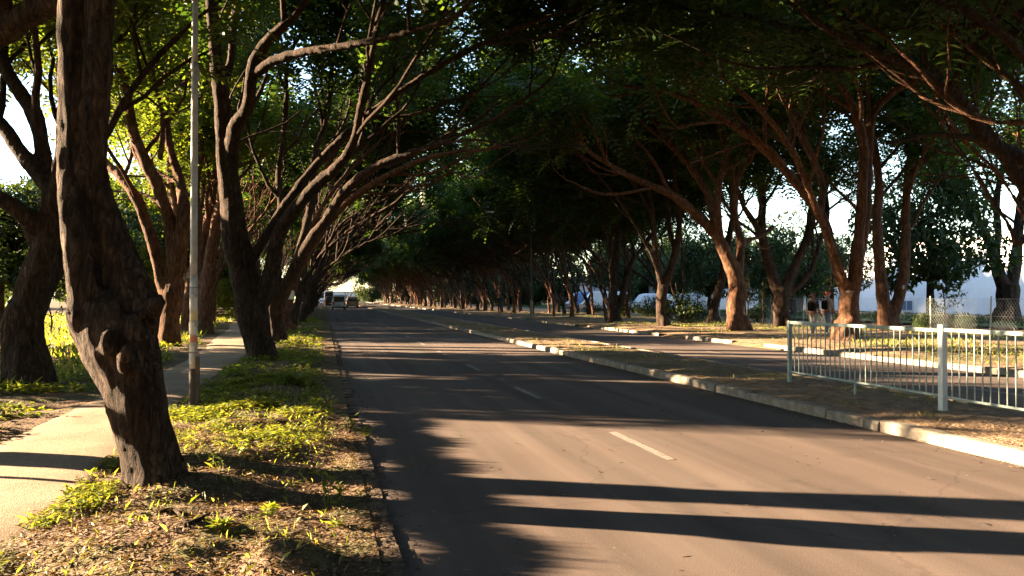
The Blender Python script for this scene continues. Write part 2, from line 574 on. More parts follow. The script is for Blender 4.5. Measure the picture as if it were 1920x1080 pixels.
# path sheet following the same heights
yy = np.concatenate([np.arange(-4, 20, 0.12), np.arange(20, 130, 0.4)])
tt = np.linspace(-1, 1, 15)
wid = 0.72 + 0.10 * (vn(yy * 0.9, yy * 0, 31) - 0.5)[:, None] + 0.07 * (vn(yy * 3.1, yy * 0 + 4, 32) - 0.5)[:, None]
X = pathc(yy)[:, None] + tt[None, :] * wid
Y = np.repeat(yy[:, None], len(tt), 1)
Z = hl(X, Y) + 0.022 - 0.034 * np.abs(tt[None, :]) ** 4 + 0.006 * (vn(X * 6, Y * 6, 35) - 0.5)
i = np.arange(X.size).reshape(X.shape)
f = np.stack([i[:-1, :-1], i[:-1, 1:], i[1:, 1:], i[1:, :-1]], -1).reshape(-1, 4)
link('footpath', np_mesh('footpath', np.stack([X, Y, Z], -1).reshape(-1, 3), f), M_path, None, True, 'structure')
med = terrain('median_strip', np.concatenate([np.arange(6.60, 8.76, 0.06)]), ys_near, hm, M_drydirt)
xs_r = np.concatenate([np.arange(13.74, 16, 0.1), grow_axis(16, 150, 0.12, 1.04)[0:]])
rv = terrain('verge', xs_r, ys_near[::2], hr, M_drydirt)


def sheet(name, x0, x1, y0, y1, z, mat, ny=40):
    ysn = np.linspace(y0, y1, ny)
    xsn = np.linspace(x0, x1, 12)
    return terrain(name, xsn, ysn, lambda a, b: a * 0 + z, mat)


sheet('road', 0.46, 6.46, -5, 600, 0.0, M_asphalt)
sheet('road', 8.9, 13.62, -5, 600, 0.0, M_asphalt)
sheet('lawn', 31, 150, 8, 200, 0.22, M_lawn)
sheet('yard', 44, 150, 20, 200, 0.24, M_path)


# painted dashes
def dash(name, x, y0, ln, w, parent):
    n = max(2, int(ln / 0.2))
    rng = random.Random(int(y0 * 100))
    vs, fs = [], []
    for k in range(n + 1):
        y = y0 + ln * k / n
        vs += [(x - w / 2 + rng.uniform(-.008, .008), y, 0.004), (x + w / 2 + rng.uniform(-.008, .008), y, 0.004)]
    for k in range(n):
        fs.append((2 * k, 2 * k + 1, 2 * k + 3, 2 * k + 2))
    mb = MB()
    mb.add(vs, fs)
    return mb.build(name, M_line, parent)


mk = empty('road_markings', (3.34, 7.0, 0), kind='structure')
mk.location = (0, 0, 0)
for k in range(24):
    dash('lane_dash', 3.34, 7.05 + 4.78 * k, 1.62, 0.10, mk)
for k in range(24):
    dash('lane_dash', 11.1, 5.1 + 4.78 * k, 1.62, 0.10, mk)
for k in range(14):
    dash('edge_dash', 9.12, 6.0 + 9 * k, 2.6, 0.07, mk)

# kerbs: individual stones near, one joined run beyond
def kerb_stone_mesh(L, w, h, cham, seed):
    rng = random.Random(seed)
    n = 5
    prof = [(0, -0.06), (0, h - cham * 1.2), (cham * 0.5, h - cham * 0.3), (cham * 1.4, h), (w - 0.01, h), (w, h - 0.01), (w, -0.06)]
    vs, fs = [], []
    for k in range(n + 1):
        y = L * k / n
        e = 0.012 if k in (0, n) else 0
        for (a, b) in prof:
            chip = rng.uniform(-.006, .006) + (rng.uniform(0, .02) if rng.random() < .12 and b > h * .6 else 0)
            vs.append((a + (chip + e if a < w / 2 else -chip * .3), y, b - abs(chip) * .8 - (e if b > 0 else 0)))
    m = len(prof)
    for k in range(n):
        for j in range(m - 1):
            fs.append((k * m + j, k * m + j + 1, (k + 1) * m + j + 1, (k + 1) * m + j))
    fs.append(tuple(range(m)))
    fs.append(tuple(n * m + j for j in range(m - 1, -1, -1)))
    me = bpy.data.meshes.new('kerb_stone')
    me.from_pydata(vs, [], [f[::-1] for f in fs])
    me.materials.append(M_conc)
    me.update()
    return me


KS = [kerb_stone_mesh(0.985, 0.16, 0.14, 0.03, s) for s in range(6)]


def kerb_line(xface, side, y0, y1, yfar, seed, gaps=(), name='kerb'):
    """side +1: the stone's road face looks to -x; -1: looks to +x"""
    rng = random.Random(seed)
    root = empty(name, (xface, y0, 0), kind='structure')
    y = y0
    while y < y1:
        if not any(a < y < b for a, b in gaps):
            st = link('kerb_stone', KS[rng.randrange(6)], None, root)
            st.location = (rng.uniform(-.012, .012), y - y0, rng.uniform(-.018, .01))
            st.rotation_euler = (rng.uniform(-.008, .008), rng.uniform(-.03, .03), rng.uniform(-.012, .012) + (math.pi if side < 0 else 0))
            if side < 0: st.location.y += 0.985
        y += 1.0
    mb = MB()
    y = y1
    while y < yfar:
        s = 3.0
        if not any(a < y < b for a, b in gaps):
            mb.box(0 if side > 0 else -0.16, 0.16 if side > 0 else 0, y - y0, y - y0 + s - 0.03, -0.06, 0.135 + rng.uniform(-.012, .012))
        y += s
    mb.build('kerb_run', M_conc, root, kind='stuff')
    return root


kerb_line(6.46, 1, -2, 62, 300, 1)
kerb_line(8.90, -1, -2, 50, 300, 2)
rg = [(21.0, 23.9), (27.6, 29.4), (38.2, 40.3), (49, 51.5), (60, 62), (71, 74), (84, 86)]
kerb_line(13.60, 1, 4, 62, 300, 3, rg)
for k, (a, b) in enumerate(rg):
    ys2 = np.arange(a - .1, b + .2, .15)
    xs2 = np.linspace(13.42, 13.9, 8)
    X, Y = np.meshgrid(xs2, ys2)
    t = (X - 13.42) / .48
    Z = .006 + t * (hr(X, Y) - .0) + .02 * (vn(X * 7, Y * 7, 81) - .4) * t
    i = np.arange(X.size).reshape(X.shape)
    f = np.stack([i[:-1, :-1], i[:-1, 1:], i[1:, 1:], i[1:, :-1]], -1).reshape(-1, 4)
    link('dirt_ramp', np_mesh('dirt_ramp', np.stack([X, Y, Z], -1).reshape(-1, 3), f), M_drydirt, None, True, 'structure')
# flush edging on the left, short worn pieces
root = empty('kerb_edging', (0.33, -2, 0), kind='structure')
rng = random.Random(8)
ems = []
for s in range(4):
    mb = MB()
    r2 = random.Random(s)
    n = 6
    for k in range(n):
        if r2.random() < .12: continue
        mb.box(0 + r2.uniform(-.012, .012), 0.125 + r2.uniform(-.01, .01), k * .165, k * .165 + .163, -.05, .035 + r2.uniform(-.016, .008))
    me = mb.mesh('edging_stone')
    me.materials.append(M_edge)
    ems.append(me)
y = 0.0
while y < 48:
    st = link('edging_stone', ems[rng.randrange(4)], None, root)
    st.location = (rng.uniform(-.01, .01), y, rng.uniform(-.02, .0))
    y += 1.0
mb = MB()
while y < 280:
    mb.box(0, .125, y, y + 2.97, -.05, .03 + rng.uniform(-.015, .01))
    y += 3
mb.build('edging_run', M_edge, root, kind='stuff')


# ------------------------------------------------------------------ trees
def frond_template(pairs):
    v, f = [], []
    for k in range(pairs):
        t = 0.12 + 0.83 * k / (pairs - 1)
        ll = 0.30 * (1 - abs(t - 0.45) * 0.95)
        w = 0.62 / pairs * 0.55
        z0 = -0.32 * t * t
        for s in (-1, 1):
            b = len(v)
            sw = 0.35 * ll
            v += [(t, 0, z0), (t + sw * .5 - w, s * ll * .5, z0 - .01), (t + sw, s * ll, z0 - .05), (t + sw * .5 + w, s * ll * .5, z0 - .01)]
            f.append((b, b + 1, b + 2, b + 3) if s > 0 else (b, b + 3, b + 2, b + 1))
    b = len(v)
    v += [(0, 0.006, 0), (0, -0.006, 0), (1, -0.004, -.32), (1, 0.004, -.32)]
    f.append((b, b + 1, b + 2, b + 3))
    return np.array(v), np.array(f)


def leaf_template():
    v = np.array([(0, 0, 0), (.45, .2, .03), (1, 0, -.12), (.45, -.2, .03)], float)
    return v, np.array([(0, 1, 2, 3)])


FR9, FR7, FR6, LF = frond_template(9), frond_template(7), frond_template(5), leaf_template()


def scatter_mesh(name, rec, tmpl, mat):
    """rec rows: px py pz ax ay az nx ny nz size"""
    tv, tf = tmpl
    R = np.asarray(rec, dtype=np.float64)
    A = R[:, 3:6]; A = A / (np.linalg.norm(A, axis=1, keepdims=True) + 1e-9)
    N = R[:, 6:9]
    N = N - A * np.sum(A * N, 1, keepdims=True)
    N = N / (np.linalg.norm(N, axis=1, keepdims=True) + 1e-9)
    B = np.cross(N, A)
    s = R[:, 9][:, None, None]
    V = R[:, None, 0:3] + s * (tv[None, :, 0:1] * A[:, None] + tv[None, :, 1:2] * B[:, None] + tv[None, :, 2:3] * N[:, None])
    m = len(tv)
    Fc = tf[None] + (np.arange(len(R)) * m)[:, None, None]
    me = np_mesh(name, V.reshape(-1, 3), Fc.reshape(-1, tf.shape[1]))
    me.materials.append(mat)
    return me


def rvec(rng):
    while True:
        v = Vector((rng.uniform(-1, 1), rng.uniform(-1, 1), rng.uniform(-1, 1)))
        if 0.05 < v.length < 1: return v.normalized()


NCH = {1: (3, 4), 2: (3, 4), 3: (3, 4)}
LEN = {1: 4.2, 2: 3.1, 3: 2.0, 4: 1.1}


class Grow:
    def __init__(self, seed, bias, zmin=4.6, zmax=12.5, nf=16, fs=(0.45, 0.8), wob=0.24, leaf_from=4, leafz=7.8, lowkeep=0.05):
        self.rng = random.Random(seed)
        self.bias = bias
        self.zmin, self.zmax, self.nf, self.fs, self.wob = zmin, zmax, nf, fs, wob
        self.leaf_from = leaf_from
        self.leafz, self.lowkeep = leafz, lowkeep
        self.rmin = 0.0
        self.tb, self.bb, self.fr = MB(), MB(), []

    def limb(self, pts, rads, sides=10):
        p, r = spline(pts, [max(q, self.rmin) for q in rads], max(0.12, rads[0] * 0.8))
        self.tb.tube(p, r, sides, 0.18, seed=self.rng.random() * 9)
        return p, r

    def sprays(self, pts, n):
        rng = self.rng
        for k in range(n):
            t = rng.uniform(0.15, 1.0) * (len(pts) - 1)
            i = min(int(t), len(pts) - 2)
            q = pts[i].lerp(pts[i + 1], t - i)
            d = (pts[i + 1] - pts[i]).normalized()
            a = (d * 0.5 + rvec(rng) * 0.9 + Vector((0, 0, 0.05))).normalized()
            if q.z < self.leafz + rng.uniform(-.9, .9) and rng.random() > self.lowkeep: continue
            nrm = Vector((rng.uniform(-.5, .5), rng.uniform(-.5, .5), 1))
            self.fr.append((q.x, q.y, q.z, a.x, a.y, a.z, nrm.x, nrm.y, nrm.z, rng.uniform(*self.fs) * (1 + .09 * max(0, q.z - 6.5))))

    def branch(self, p, d, r, lev, L=None):
        rng = self.rng
        if lev == 4 and p.z < self.leafz - .7 and rng.random() < .75: return
        if lev == 3 and p.z < self.leafz - 1.8 and rng.random() < .5: return
        if L is None: L = LEN[lev] * rng.uniform(0.75, 1.25)
        n = 6 if lev <= 2 else (4 if lev == 3 else 3)
        st = L / n
        pts = [p.copy()]
        d = d.normalized()
        for k in range(n):
            d = d + rvec(rng) * self.wob + Vector((0, 0, 0.09)) + self.bias * 0.05
            if pts[-1].z > self.zmax - 1.5: d.z -= 0.22
            if pts[-1].z < self.zmin: d.z += 0.22
            d.normalize()
            pts.append(pts[-1] + d * st)
        re = r * (0.6 if lev < 4 else 0.3)
        rads = [r + (re - r) * k / n for k in range(n + 1)]
        if lev <= 1:
            p2, r2 = spline(pts, [max(q, self.rmin) for q in rads], 0.2)
            self.tb.tube(p2, r2, 8, 0.15, seed=rng.random() * 9)
        else:
            self.bb.tube(pts, rads, 6 if r > 0.05 else (4 if r > .02 else 3), 0.0, caps=False)
        if lev >= 4:
            self.sprays(pts, self.nf)
            return
        if lev == 3: self.sprays(pts[2:], self.nf // 3)
        self.kids(pts, rads, lev + 1, rng.randint(*NCH[lev]), 0.35)

    def kids(self, pts, rads, lev, n, t0=0.4, tip=True):
        rng = self.rng
        m = len(pts) - 1
        for k in range(n):
            last = tip and k == n - 1
            t = m if last else (t0 + (1 - t0) * (k + rng.random()) / n) * m
            i = min(int(t), m - 1)
            q = pts[i].lerp(pts[i + 1], t - i)
            tg = (pts[i + 1] - pts[i]).normalized()
            ax = tg.cross(rvec(rng))
            if ax.length < 1e-3: ax = tg.orthogonal()
            d = Quaternion(ax.normalized(), math.radians(rng.uniform(8, 22) if last else rng.uniform(28, 62))) @ tg
            d = d + self.bias * 0.2 + Vector((0, 0, 0.16))
            rr = rads[i] * (0.78 if last else rng.uniform(0.42, 0.62))
            rr = min(rr, {1: .14, 2: .085, 3: .042, 4: .017}[lev])
            self.branch(q, d, rr, lev)


def remesh(me, vox, disp, seed, mat):
    tmp = bpy.data.objects.new('tmp', me)
    COL.objects.link(tmp)
    m = tmp.modifiers.new('r', 'REMESH')
    m.mode = 'VOXEL'
    m.voxel_size = vox
    s = tmp.modifiers.new('s', 'SMOOTH')
    s.factor = 0.5
    s.iterations = 3
    dg = bpy.context.evaluated_depsgraph_get()
    out = bpy.data.meshes.new_from_object(tmp.evaluated_get(dg))
    bpy.data.objects.remove(tmp)
    bm = bmesh.new()
    bm.from_mesh(out)
    seen, isl = set(), []
    for v in bm.verts:
        if v.index in seen: continue
        st, cur = [v], []
        seen.add(v.index)
        while st:
            w = st.pop()
            cur.append(w)
            for e in w.link_edges:
                u = e.other_vert(w)
                if u.index not in seen:
                    seen.add(u.index)
                    st.append(u)
        isl.append(cur)
    isl.sort(key=len)
    for cur in isl[:-1]:
        if len(cur) < 400 or len(cur) < .03 * len(isl[-1]):
            bmesh.ops.delete(bm, geom=cur, context='VERTS')
    bm.to_mesh(out)
    bm.free()
    n = len(out.vertices)
    co = np.empty(n * 3, np.float32); out.vertices.foreach_get('co', co); co = co.reshape(-1, 3)
    no = np.empty(n * 3, np.float32); out.vertices.foreach_get('normal', no); no = no.reshape(-1, 3)
    nz = noise.noise
    dv = np.empty(n, np.float32)
    for k in range(n):
        x, y, z = co[k]
        # long fluted ridges, burls, then fine roughness
        flute = nz((x * 5 + seed, y * 5, z * 0.9))
        lump = nz((x * 2.3, y * 2.3 + seed, z * 1.7))
        fine = nz((x * 16, y * 16, z * 6 + seed))
        dv[k] = 0.45 * flute + 0.55 * max(lump, -0.2) + 0.22 * fine
    co = co + no * (dv * disp)[:, None]
    out.vertices.foreach_set('co', co.astype(np.float32).ravel())
    out.materials.clear()
    out.materials.append(mat)
    out.update()
    out.polygons.foreach_set('use_smooth', [True] * len(out.polygons))
    return out


def finish_tree(G, name, base, label, cat, group, bark, vox, disp, tmpl, seed, leafmat=None):
    inv = Matrix.Translation(-base)
    root = empty(name, base, 0, label, cat, group)
    me = G.tb.mesh('trunk')
    me.transform(inv)
    me = remesh(me, vox, disp, seed * 3.7 % 50, bark)
    me.name = 'trunk'
    link('trunk', me, None, root)
    if G.bb.v:
        bm_ = G.bb.mesh('branches')
        bm_.transform(inv)
        bm_.materials.append(bark)
        link('branches', bm_, None, root, True, 'stuff')
    if G.fr:
        R = np.array(G.fr)
        R[:, 0:3] -= np.array(base)
        link('crown', scatter_mesh('crown', R, tmpl, leafmat or M_leaf), None, root)
    return root


def traced(name, d, limbs, label, seed, bias=(0, 0, 0), bark=None, zmin=4.6, zmax=12.5, nf=13, vox=0.04, disp=0.045, tmpl=FR6, group=None, cat='tree', fs=(0.52, 0.9), root_flare=True, wl=(), leafz=7.8, lowkeep=.05, leafmat=None):
    """limbs: list of (points [(px, py, halfwidth px, depth offset)], tip level or 0, number of side branches, their level)"""
    G = Grow(seed, Vector(bias), zmin, zmax, nf, fs, leafz=leafz, lowkeep=lowkeep)
    G.rmin = vox * 1.05
    base = None
    for li, (pl, tip, nside, slev) in enumerate(limbs):
        pts = [P(a[0], a[1], d + (a[3] if len(a) > 3 else 0)) for a in pl]
        rad = [a[2] * (d + (a[3] if len(a) > 3 else 0)) / F for a in pl]
        if li == 0:
            gz = float((hl if pts[0].x < 3 else hr)(pts[0].x, pts[0].y))
            base = Vector((pts[0].x, pts[0].y, gz))
            pts[0].z = gz + 0.05
            pts.insert(0, Vector((pts[0].x, pts[0].y, gz - 0.25)))
            rad.insert(0, rad[0] * 1.12)
            if root_flare:
                for k in range(5):
                    an = G.rng.uniform(0, 6.28)
                    rr = rad[0]
                    q0 = pts[1] + Vector((math.cos(an) * rr * .55, math.sin(an) * rr * .55, rr * 1.1))
                    q1 = Vector((base.x + math.cos(an) * rr * 1.05, base.y + math.sin(an) * rr * 1.05, gz + .02))
                    q2 = Vector((base.x + math.cos(an) * rr * 1.35, base.y + math.sin(an) * rr * 1.35, gz - .16))
                    G.tb.tube([q0, q1, q2], [rr * .42, rr * .34, rr * .2], 7)
        p, r = G.limb(pts, rad, 12 if rad[0] > .15 else 8)
        if tip:
            dd = (p[-1] - p[-3]).normalized() if len(p) > 3 else (p[-1] - p[0]).normalized()
            G.branch(p[-1], dd, r[-1] * .9, tip)
        if nside:
            G.kids(p, r, slev, nside, 0.4, False)
    for (pl, r0, r1_, tip, nside, slev) in wl:
        pts = [Vector(a) for a in pl]
        n = len(pts) - 1
        p, r = G.limb(pts, [r0 + (r1_ - r0) * k / n for k in range(n + 1)], 8)
        if tip: G.branch(p[-1], (p[-1] - p[-3]).normalized(), r[-1] * .9, tip)
        if nside: G.kids(p, r, slev, nside, .3, False)
    print('TREE', name, d, len(G.fr))
    return finish_tree(G, name, base, label, cat, group, bark or M_bark, vox, disp, tmpl, seed, leafmat)


# --- left verge tree with two stems (nearest)
traced('avenue_tree', 6.3, [
    ([(292, 930, 56), (289, 885, 50), (280, 845, 49), (263, 785, 53), (247, 715, 57), (226, 655, 66), (208, 605, 62), (185, 560, 44, .02)], 0, 0, 2),
    ([(215, 690, 34), (176, 620, 33, -.05), (160, 560, 31, -.08), (150, 480, 29, -.08), (139, 400, 26, -.06), (132, 320, 24), (134, 210, 24), (136, 100, 23), (135, 0, 22), (136, -160, 22), (150, -330, 22, .3)], 1, 0, 2),
    ([(245, 700, 38), (258, 620, 40, .05), (257, 570, 40, .08), (236, 520, 37, .1), (211, 460, 31, .1), (189, 390, 25, .08), (176, 310, 21, .05), (180, 210, 22), (188, 100, 25), (191, 0, 25), (192, -150, 24, -.1), (240, -330, 20, -.3)], 1, 0, 2),
    ([(275, 590, 26, 0), (293, 568, 15, -.1), (304, 560, 9, -.12)], 0, 0, 2),
    ([(165, 612, 24, -.1), (146, 594, 19, -.16), (139, 574, 13, -.16)], 0, 0, 2),
    ([(240, 692, 17, -.24), (233, 668, 16, -.33), (241, 642, 11, -.33)], 0, 0, 2),
    ([(205, 660, 15, -.24), (200, 640, 13, -.3), (204, 622, 9, -.28)], 0, 0, 2),
    ([(262, 640, 18, -.2), (255, 615, 16, -.22), (248, 585, 12, -.18)], 0, 0, 2),
], 'thick knobbly roadside trunk splitting into two stems that rise together, nearest the path', 11, (0.5, 0.1, 0), zmin=5.4, vox=0.028, disp=0.062, tmpl=FR7, root_flare=False, nf=13,
    wl=[([P(190, 0, 6.3), (-1.5, 6.9, 5.0), (-.2, 8.2, 6.2), (1.6, 9.8, 7.0), (3.4, 11.2, 7.5), (5.4, 12.2, 8.0)], .11, .05, 2, 6, 2),
        ([P(140, -60, 6.3), (-2.0, 7.6, 5.6), (-1.5, 9.5, 6.9), (-.2, 12.0, 7.8), (1.2, 14.5, 8.4)], .10, .05, 2, 5, 2),
        ([(-1.7, 6.7, 5.0), (-2.3, 6.0, 7.0), (-3.0, 5.2, 8.3), (-3.6, 4.4, 9.0)], .09, .05, 2, 6, 2),
        ([(-.4, 8.0, 6.0), (1.5, 7.6, 7.6), (3.5, 7.2, 8.6), (5.6, 7.0, 9.2)], .09, .05, 2, 7, 2),
        ([(-1.7, 6.8, 4.6), (-3.0, 7.6, 5.9), (-4.5, 8.8, 6.9), (-5.8, 10.4, 7.4)], .09, .05, 2, 4, 2)])

# --- big tree beyond the path, dividing into three limbs
traced('avenue_tree', 13.5, [
    ([(55, 728, 46), (52, 690, 40), (44, 640, 36), (45, 600, 34), (52, 570, 32)], 0, 0, 2),
    ([(48, 600, 27), (62, 540, 28), (82, 470, 25), (95, 410, 22), (98, 360, 18), (90, 325, 15, .2), (78, 265, 14, .4), (62, 210, 14, .6), (30, 160, 13, .8), (0, 105, 12, 1.0), (-30, 20, 10, 1.2)], 2, 3, 2),
    ([(95, 400, 16), (105, 350, 12, -.2), (112, 280, 9, -.4), (120, 200, 8, -.6), (130, 90, 7, -.9)], 2, 2, 2),
    ([(88, 350, 15), (70, 325, 14, .1), (35, 280, 14, .2), (5, 235, 13, .3), (-40, 200, 12, .6), (-110, 120, 10, 1)], 2, 2, 2),
    ([(72, 450, 20), (55, 420, 16, -.2), (25, 388, 15, -.4), (-20, 362, 14, -.6), (-120, 300, 12, -1)], 2, 2, 2),
    ([(60, 590, 24), (95, 520, 20, .3), (118, 470, 19, .6), (135, 430, 17, .9), (150, 330, 14, 1.2), (165, 200, 11, 1.5)], 2, 2, 2),
], 'stout trunk across the path on the shaded grass, opening into several thick curving limbs', 12, (-0.1, 0.1, 0), zmin=5.0, leafz=5.6, lowkeep=.1, leafmat=M_leafsun, root_flare=False, vox=0.035, disp=0.05, tmpl=FR7, nf=13)

# --- second verge tree, dark straight leaning
traced('avenue_tree', 19.2, [
    ([(494, 680, 27), (484, 640, 27), (476, 600, 28), (468, 560, 29), (456, 515, 26), (446, 470, 24), (438, 420, 22), (430, 350, 20), (422, 280, 18), (416, 200, 15), (408, 130, 12), (398, 40, 10), (385, -80, 8)], 2, 4, 2),
    ([(474, 590, 18), (500, 545, 17), (513, 490, 15), (522, 440, 13, -.2), (548, 400, 13, -.4), (590, 350, 12, -.7), (635, 310, 11, -1.0), (662, 270, 9, -1.2), (676, 210, 8, -1.4), (690, 140, 7, -1.7), (708, 40, 6, -2)], 2, 4, 2),
    ([(432, 330, 14), (440, 245, 13, -.3), (464, 200, 12, -.6), (474, 130, 12, -.8), (495, 85, 11, -1), (540, 40, 9, -1.3), (575, 0, 8, -1.6), (640, -90, 6, -2)], 2, 2, 2),
    ([(478, 140, 9, -.8), (510, 115, 10, -1.2), (560, 100, 10, -1.6), (610, 92, 9, -2), (690, 78, 8, -2.6), (770, 58, 7, -3.2), (830, 42, 6, -3.8)], 2, 4, 3),
    ([(415, 200, 9), (432, 110, 8, .3), (440, 30, 7, .5), (450, -80, 6, .8)], 2, 1, 2),
], 'dark slanting trunk at the path edge, with one long branch reaching level over the road', 13, (0.45, -0.15, 0), zmin=4.8, leafz=8.4, zmax=13.5, vox=0.05, disp=0.05, nf=13,
    wl=[([P(456, 515, 19.2), (-.6, 20.2, 4.4), (1.0, 20.2, 6.2), (3.0, 19.6, 7.6), (5.2, 18.8, 8.6), (7.4, 18.2, 9.2)], .14, .05, 2, 7, 2)])

# --- third and fourth verge trees
traced('avenue_tree', 26.0, [
    ([(520, 645, 15), (517, 605, 14), (513, 575, 13), (515, 545, 12), (517, 510, 11)], 0, 0, 2),
    ([(515, 555, 9), (518, 500, 9), (523, 440, 8), (527, 380, 7), (522, 320, 6), (532, 250, 6), (538, 170, 5)], 2, 3, 2),
    ([(518, 590, 11), (530, 555, 12), (548, 515, 12), (575, 462, 11, -.2), (610, 415, 10, -.5), (650, 355, 9, -.8), (700, 315, 8, -1.2), (760, 290, 7, -1.6), (830, 268, 6, -2.2), (890, 240, 5, -3)], 2, 5, 2),
    ([(548, 515, 9), (570, 440, 8, .2), (585, 370, 7, .4), (590, 290, 6, .6), (612, 220, 6, .8), (622, 130, 5, 1)], 2, 4, 2),
], 'verge tree with a pale lit ridge and a long limb arching out over the carriageway', 14, (0.5, -0.05, 0), zmin=4.8, leafz=8.4, zmax=13.5, vox=0.06, disp=0.05, nf=13)
traced('avenue_tree', 33.5, [
    ([(540, 628, 13), (534, 600, 12), (537, 570, 12), (546, 540, 11), (556, 510, 10)], 0, 0, 2),
    ([(550, 525, 9), (575, 480, 9), (605, 430, 8), (650, 380, 7, -.3), (715, 335, 6, -.8), (790, 300, 5, -1.5), (850, 285, 4, -2.2)], 2, 5, 2),
    ([(548, 535, 7), (562, 480, 6, .4), (575, 410, 6, .6), (600, 340, 5, .8), (640, 260, 5, 1), (665, 180, 4, 1.2)], 2, 4, 2),
], 'verge tree with a smooth orange trunk beside the small sunlit grass patch', 15, (0.55, 0, 0), M_barkr, wl=[([P(556, 510, 33.5), (-.2, 33.6, 5.2), (1.6, 34, 7.6), (4, 34.5, 9.8), (6.8, 35, 11.2)], .12, .05, 2, 7, 2)], zmin=4.8, leafz=8.4, zmax=13.5, vox=0.06, disp=0.04, nf=13)

# --- trees across the path further on
traced('avenue_tree', 25.3, [
    ([(318, 648, 20), (318, 610, 19), (322, 570, 18), (325, 530, 17)], 0, 0, 2),
    ([(322, 580, 14), (305, 530, 12), (290, 470, 11), (275, 420, 10), (255, 370, 10), (225, 330, 9, .3), (195, 300, 8, .6), (165, 240, 7, .9)], 2, 3, 2),
    ([(325, 550, 13), (325, 480, 12), (318, 420, 12), (300, 360, 12, -.3), (272, 300, 11, -.5), (248, 240, 10, -.6), (238, 160, 8, -.7)], 2, 3, 2),
    ([(326, 540, 13), (338, 470, 13), (346, 400, 12), (338, 340, 9, .4), (320, 280, 8, .7), (310, 200, 7, 1), (318, 100, 6, 1.2)], 2, 3, 2),
    ([(300, 300, 6, -.4), (305, 250, 6, -.4), (300, 190, 5, -.3), (285, 130, 4, -.2)], 2, 2, 3),
], 'reddish many-stemmed tree just left of the lamp pole, across the path', 16, (-0.15, 0, 0), M_barkr, zmin=4.6, leafz=6.7, lowkeep=.1, leafmat=M_leafsun, vox=0.06, disp=0.05, nf=13)
traced('avenue_tree', 32.0, [
    ([(350, 636, 12), (352, 600, 12), (355, 560, 11), (360, 520, 11)], 0, 0, 2),
    ([(358, 540, 9), (366, 480, 8), (372, 420, 8), (368, 350, 7), (376, 280, 6), (370, 200, 5)], 2, 4, 2),
    ([(356, 540, 8), (340, 470, 8, .3), (330, 400, 7, .6), (318, 330, 6, .9)], 2, 3, 2),
], 'slim reddish trunk directly behind the lamp pole', 17, (0, 0, 0), M_barkr, zmin=4.6, leafz=6.7, lowkeep=.1, leafmat=M_leafsun, vox=0.06, disp=0.04, nf=15)
traced('avenue_tree', 33.5, [
    ([(386, 630, 15), (385, 595, 15), (384, 560, 14)], 0, 0, 2),
    ([(384, 575, 13), (390, 520, 12), (398, 460, 11), (410, 400, 10, -.2), (425, 340, 9, -.4), (450, 270, 7, -.6)], 2, 4, 2),
    ([(383, 570, 11), (374, 520, 10, .2), (378, 460, 9, .5), (395, 390, 8, .8), (405, 320, 7, 1)], 2, 4, 2),
], 'thick red-brown trunk just right of the lamp pole, sloping to the right', 18, (0.3, 0, 0), M_barkr, zmin=4.6, leafz=6.7, lowkeep=.1, leafmat=M_leafsun, vox=0.06, disp=0.05, nf=15)

# --- tree off to the left, out of which a dark limb crosses the top corner
traced('avenue_tree', 7.9, [
    ([(-360, 860, 60), (-350, 760, 52), (-330, 640, 50), (-300, 500, 48)], 0, 0, 2),
    ([(-320, 560, 36), (-260, 380, 34, -.2), (-160, 210, 32, -.5), (-50, 90, 29, -.8), (60, 25, 26, -1.0), (180, -35, 22, -1.1), (330, -130, 18, -1.0)], 1, 3, 2),
    ([(-305, 520, 34), (-330, 330, 30, .3), (-370, 100, 26, .5), (-380, -150, 22, .6), (-340, -330, 18, .6)], 1, 3, 2),
], 'dark limb crossing the upper left corner, from a tree standing left of the view', 19, (0.1, 0.1, 0), zmin=5.2, vox=0.04, disp=0.05, nf=14)

# --- right-hand trees
traced('avenue_tree', 27.0, [
    ([(1590, 634, 24), (1590, 605, 21), (1592, 575, 18), (1592, 550, 16)], 0, 0, 2),
    ([(1592, 565, 12), (1582, 540, 11), (1572, 508, 10.5), (1564, 478, 10), (1554, 445, 10), (1543, 412, 10), (1522, 380, 9, -.2), (1490, 340, 9, -.5), (1450, 297, 8, -.8), (1410, 260, 7.5, -1.1), (1360, 225, 7, -1.5), (1300, 190, 6, -2)], 2, 5, 2),
    ([(1538, 400, 8), (1542, 345, 7.5, .3), (1525, 300, 7, .5), (1500, 250, 7, .7), (1475, 190, 6, 1), (1455, 140, 5, 1.2)], 2, 4, 2),
    ([(1596, 560, 13), (1603, 525, 13), (1606, 490, 13), (1610, 450, 11), (1614, 400, 10), (1617, 340, 9.5), (1619, 280, 9), (1612, 235, 8.5), (1598, 200, 8), (1580, 165, 7), (1545, 130, 6), (1510, 100, 5)], 2, 4, 2),
    ([(1606, 500, 12, .2), (1620, 440, 9, .4), (1627, 360, 8, .6), (1630, 280, 8, .7), (1634, 225, 7.5, .8), (1650, 195, 7, .8), (1685, 165, 7, .7), (1725, 145, 7.5, .6), (1770, 95, 6.5, .4), (1830, 45, 5.5, 0)], 2, 5, 2),
    ([(1600, 600, 13, -.3), (1584, 620, 10, -.4), (1576, 640, 8, -.4)], 0, 0, 2),
], 'forked roadside tree behind the railing, with a swollen stem and a white branch scar', 21, (-0.45, -0.1, 0), M_barkr, zmin=4.8, leafz=8.2, zmax=13.5, vox=0.05, disp=0.05, nf=13,
    wl=[([P(1592, 550, 27), (16.0, 22.6, 4.5), (14.2, 21.6, 6.5), (12.0, 21.0, 8.0), (9.5, 20.8, 9.0), (7.0, 21.0, 9.8)], .14, .05, 2, 7, 2)])
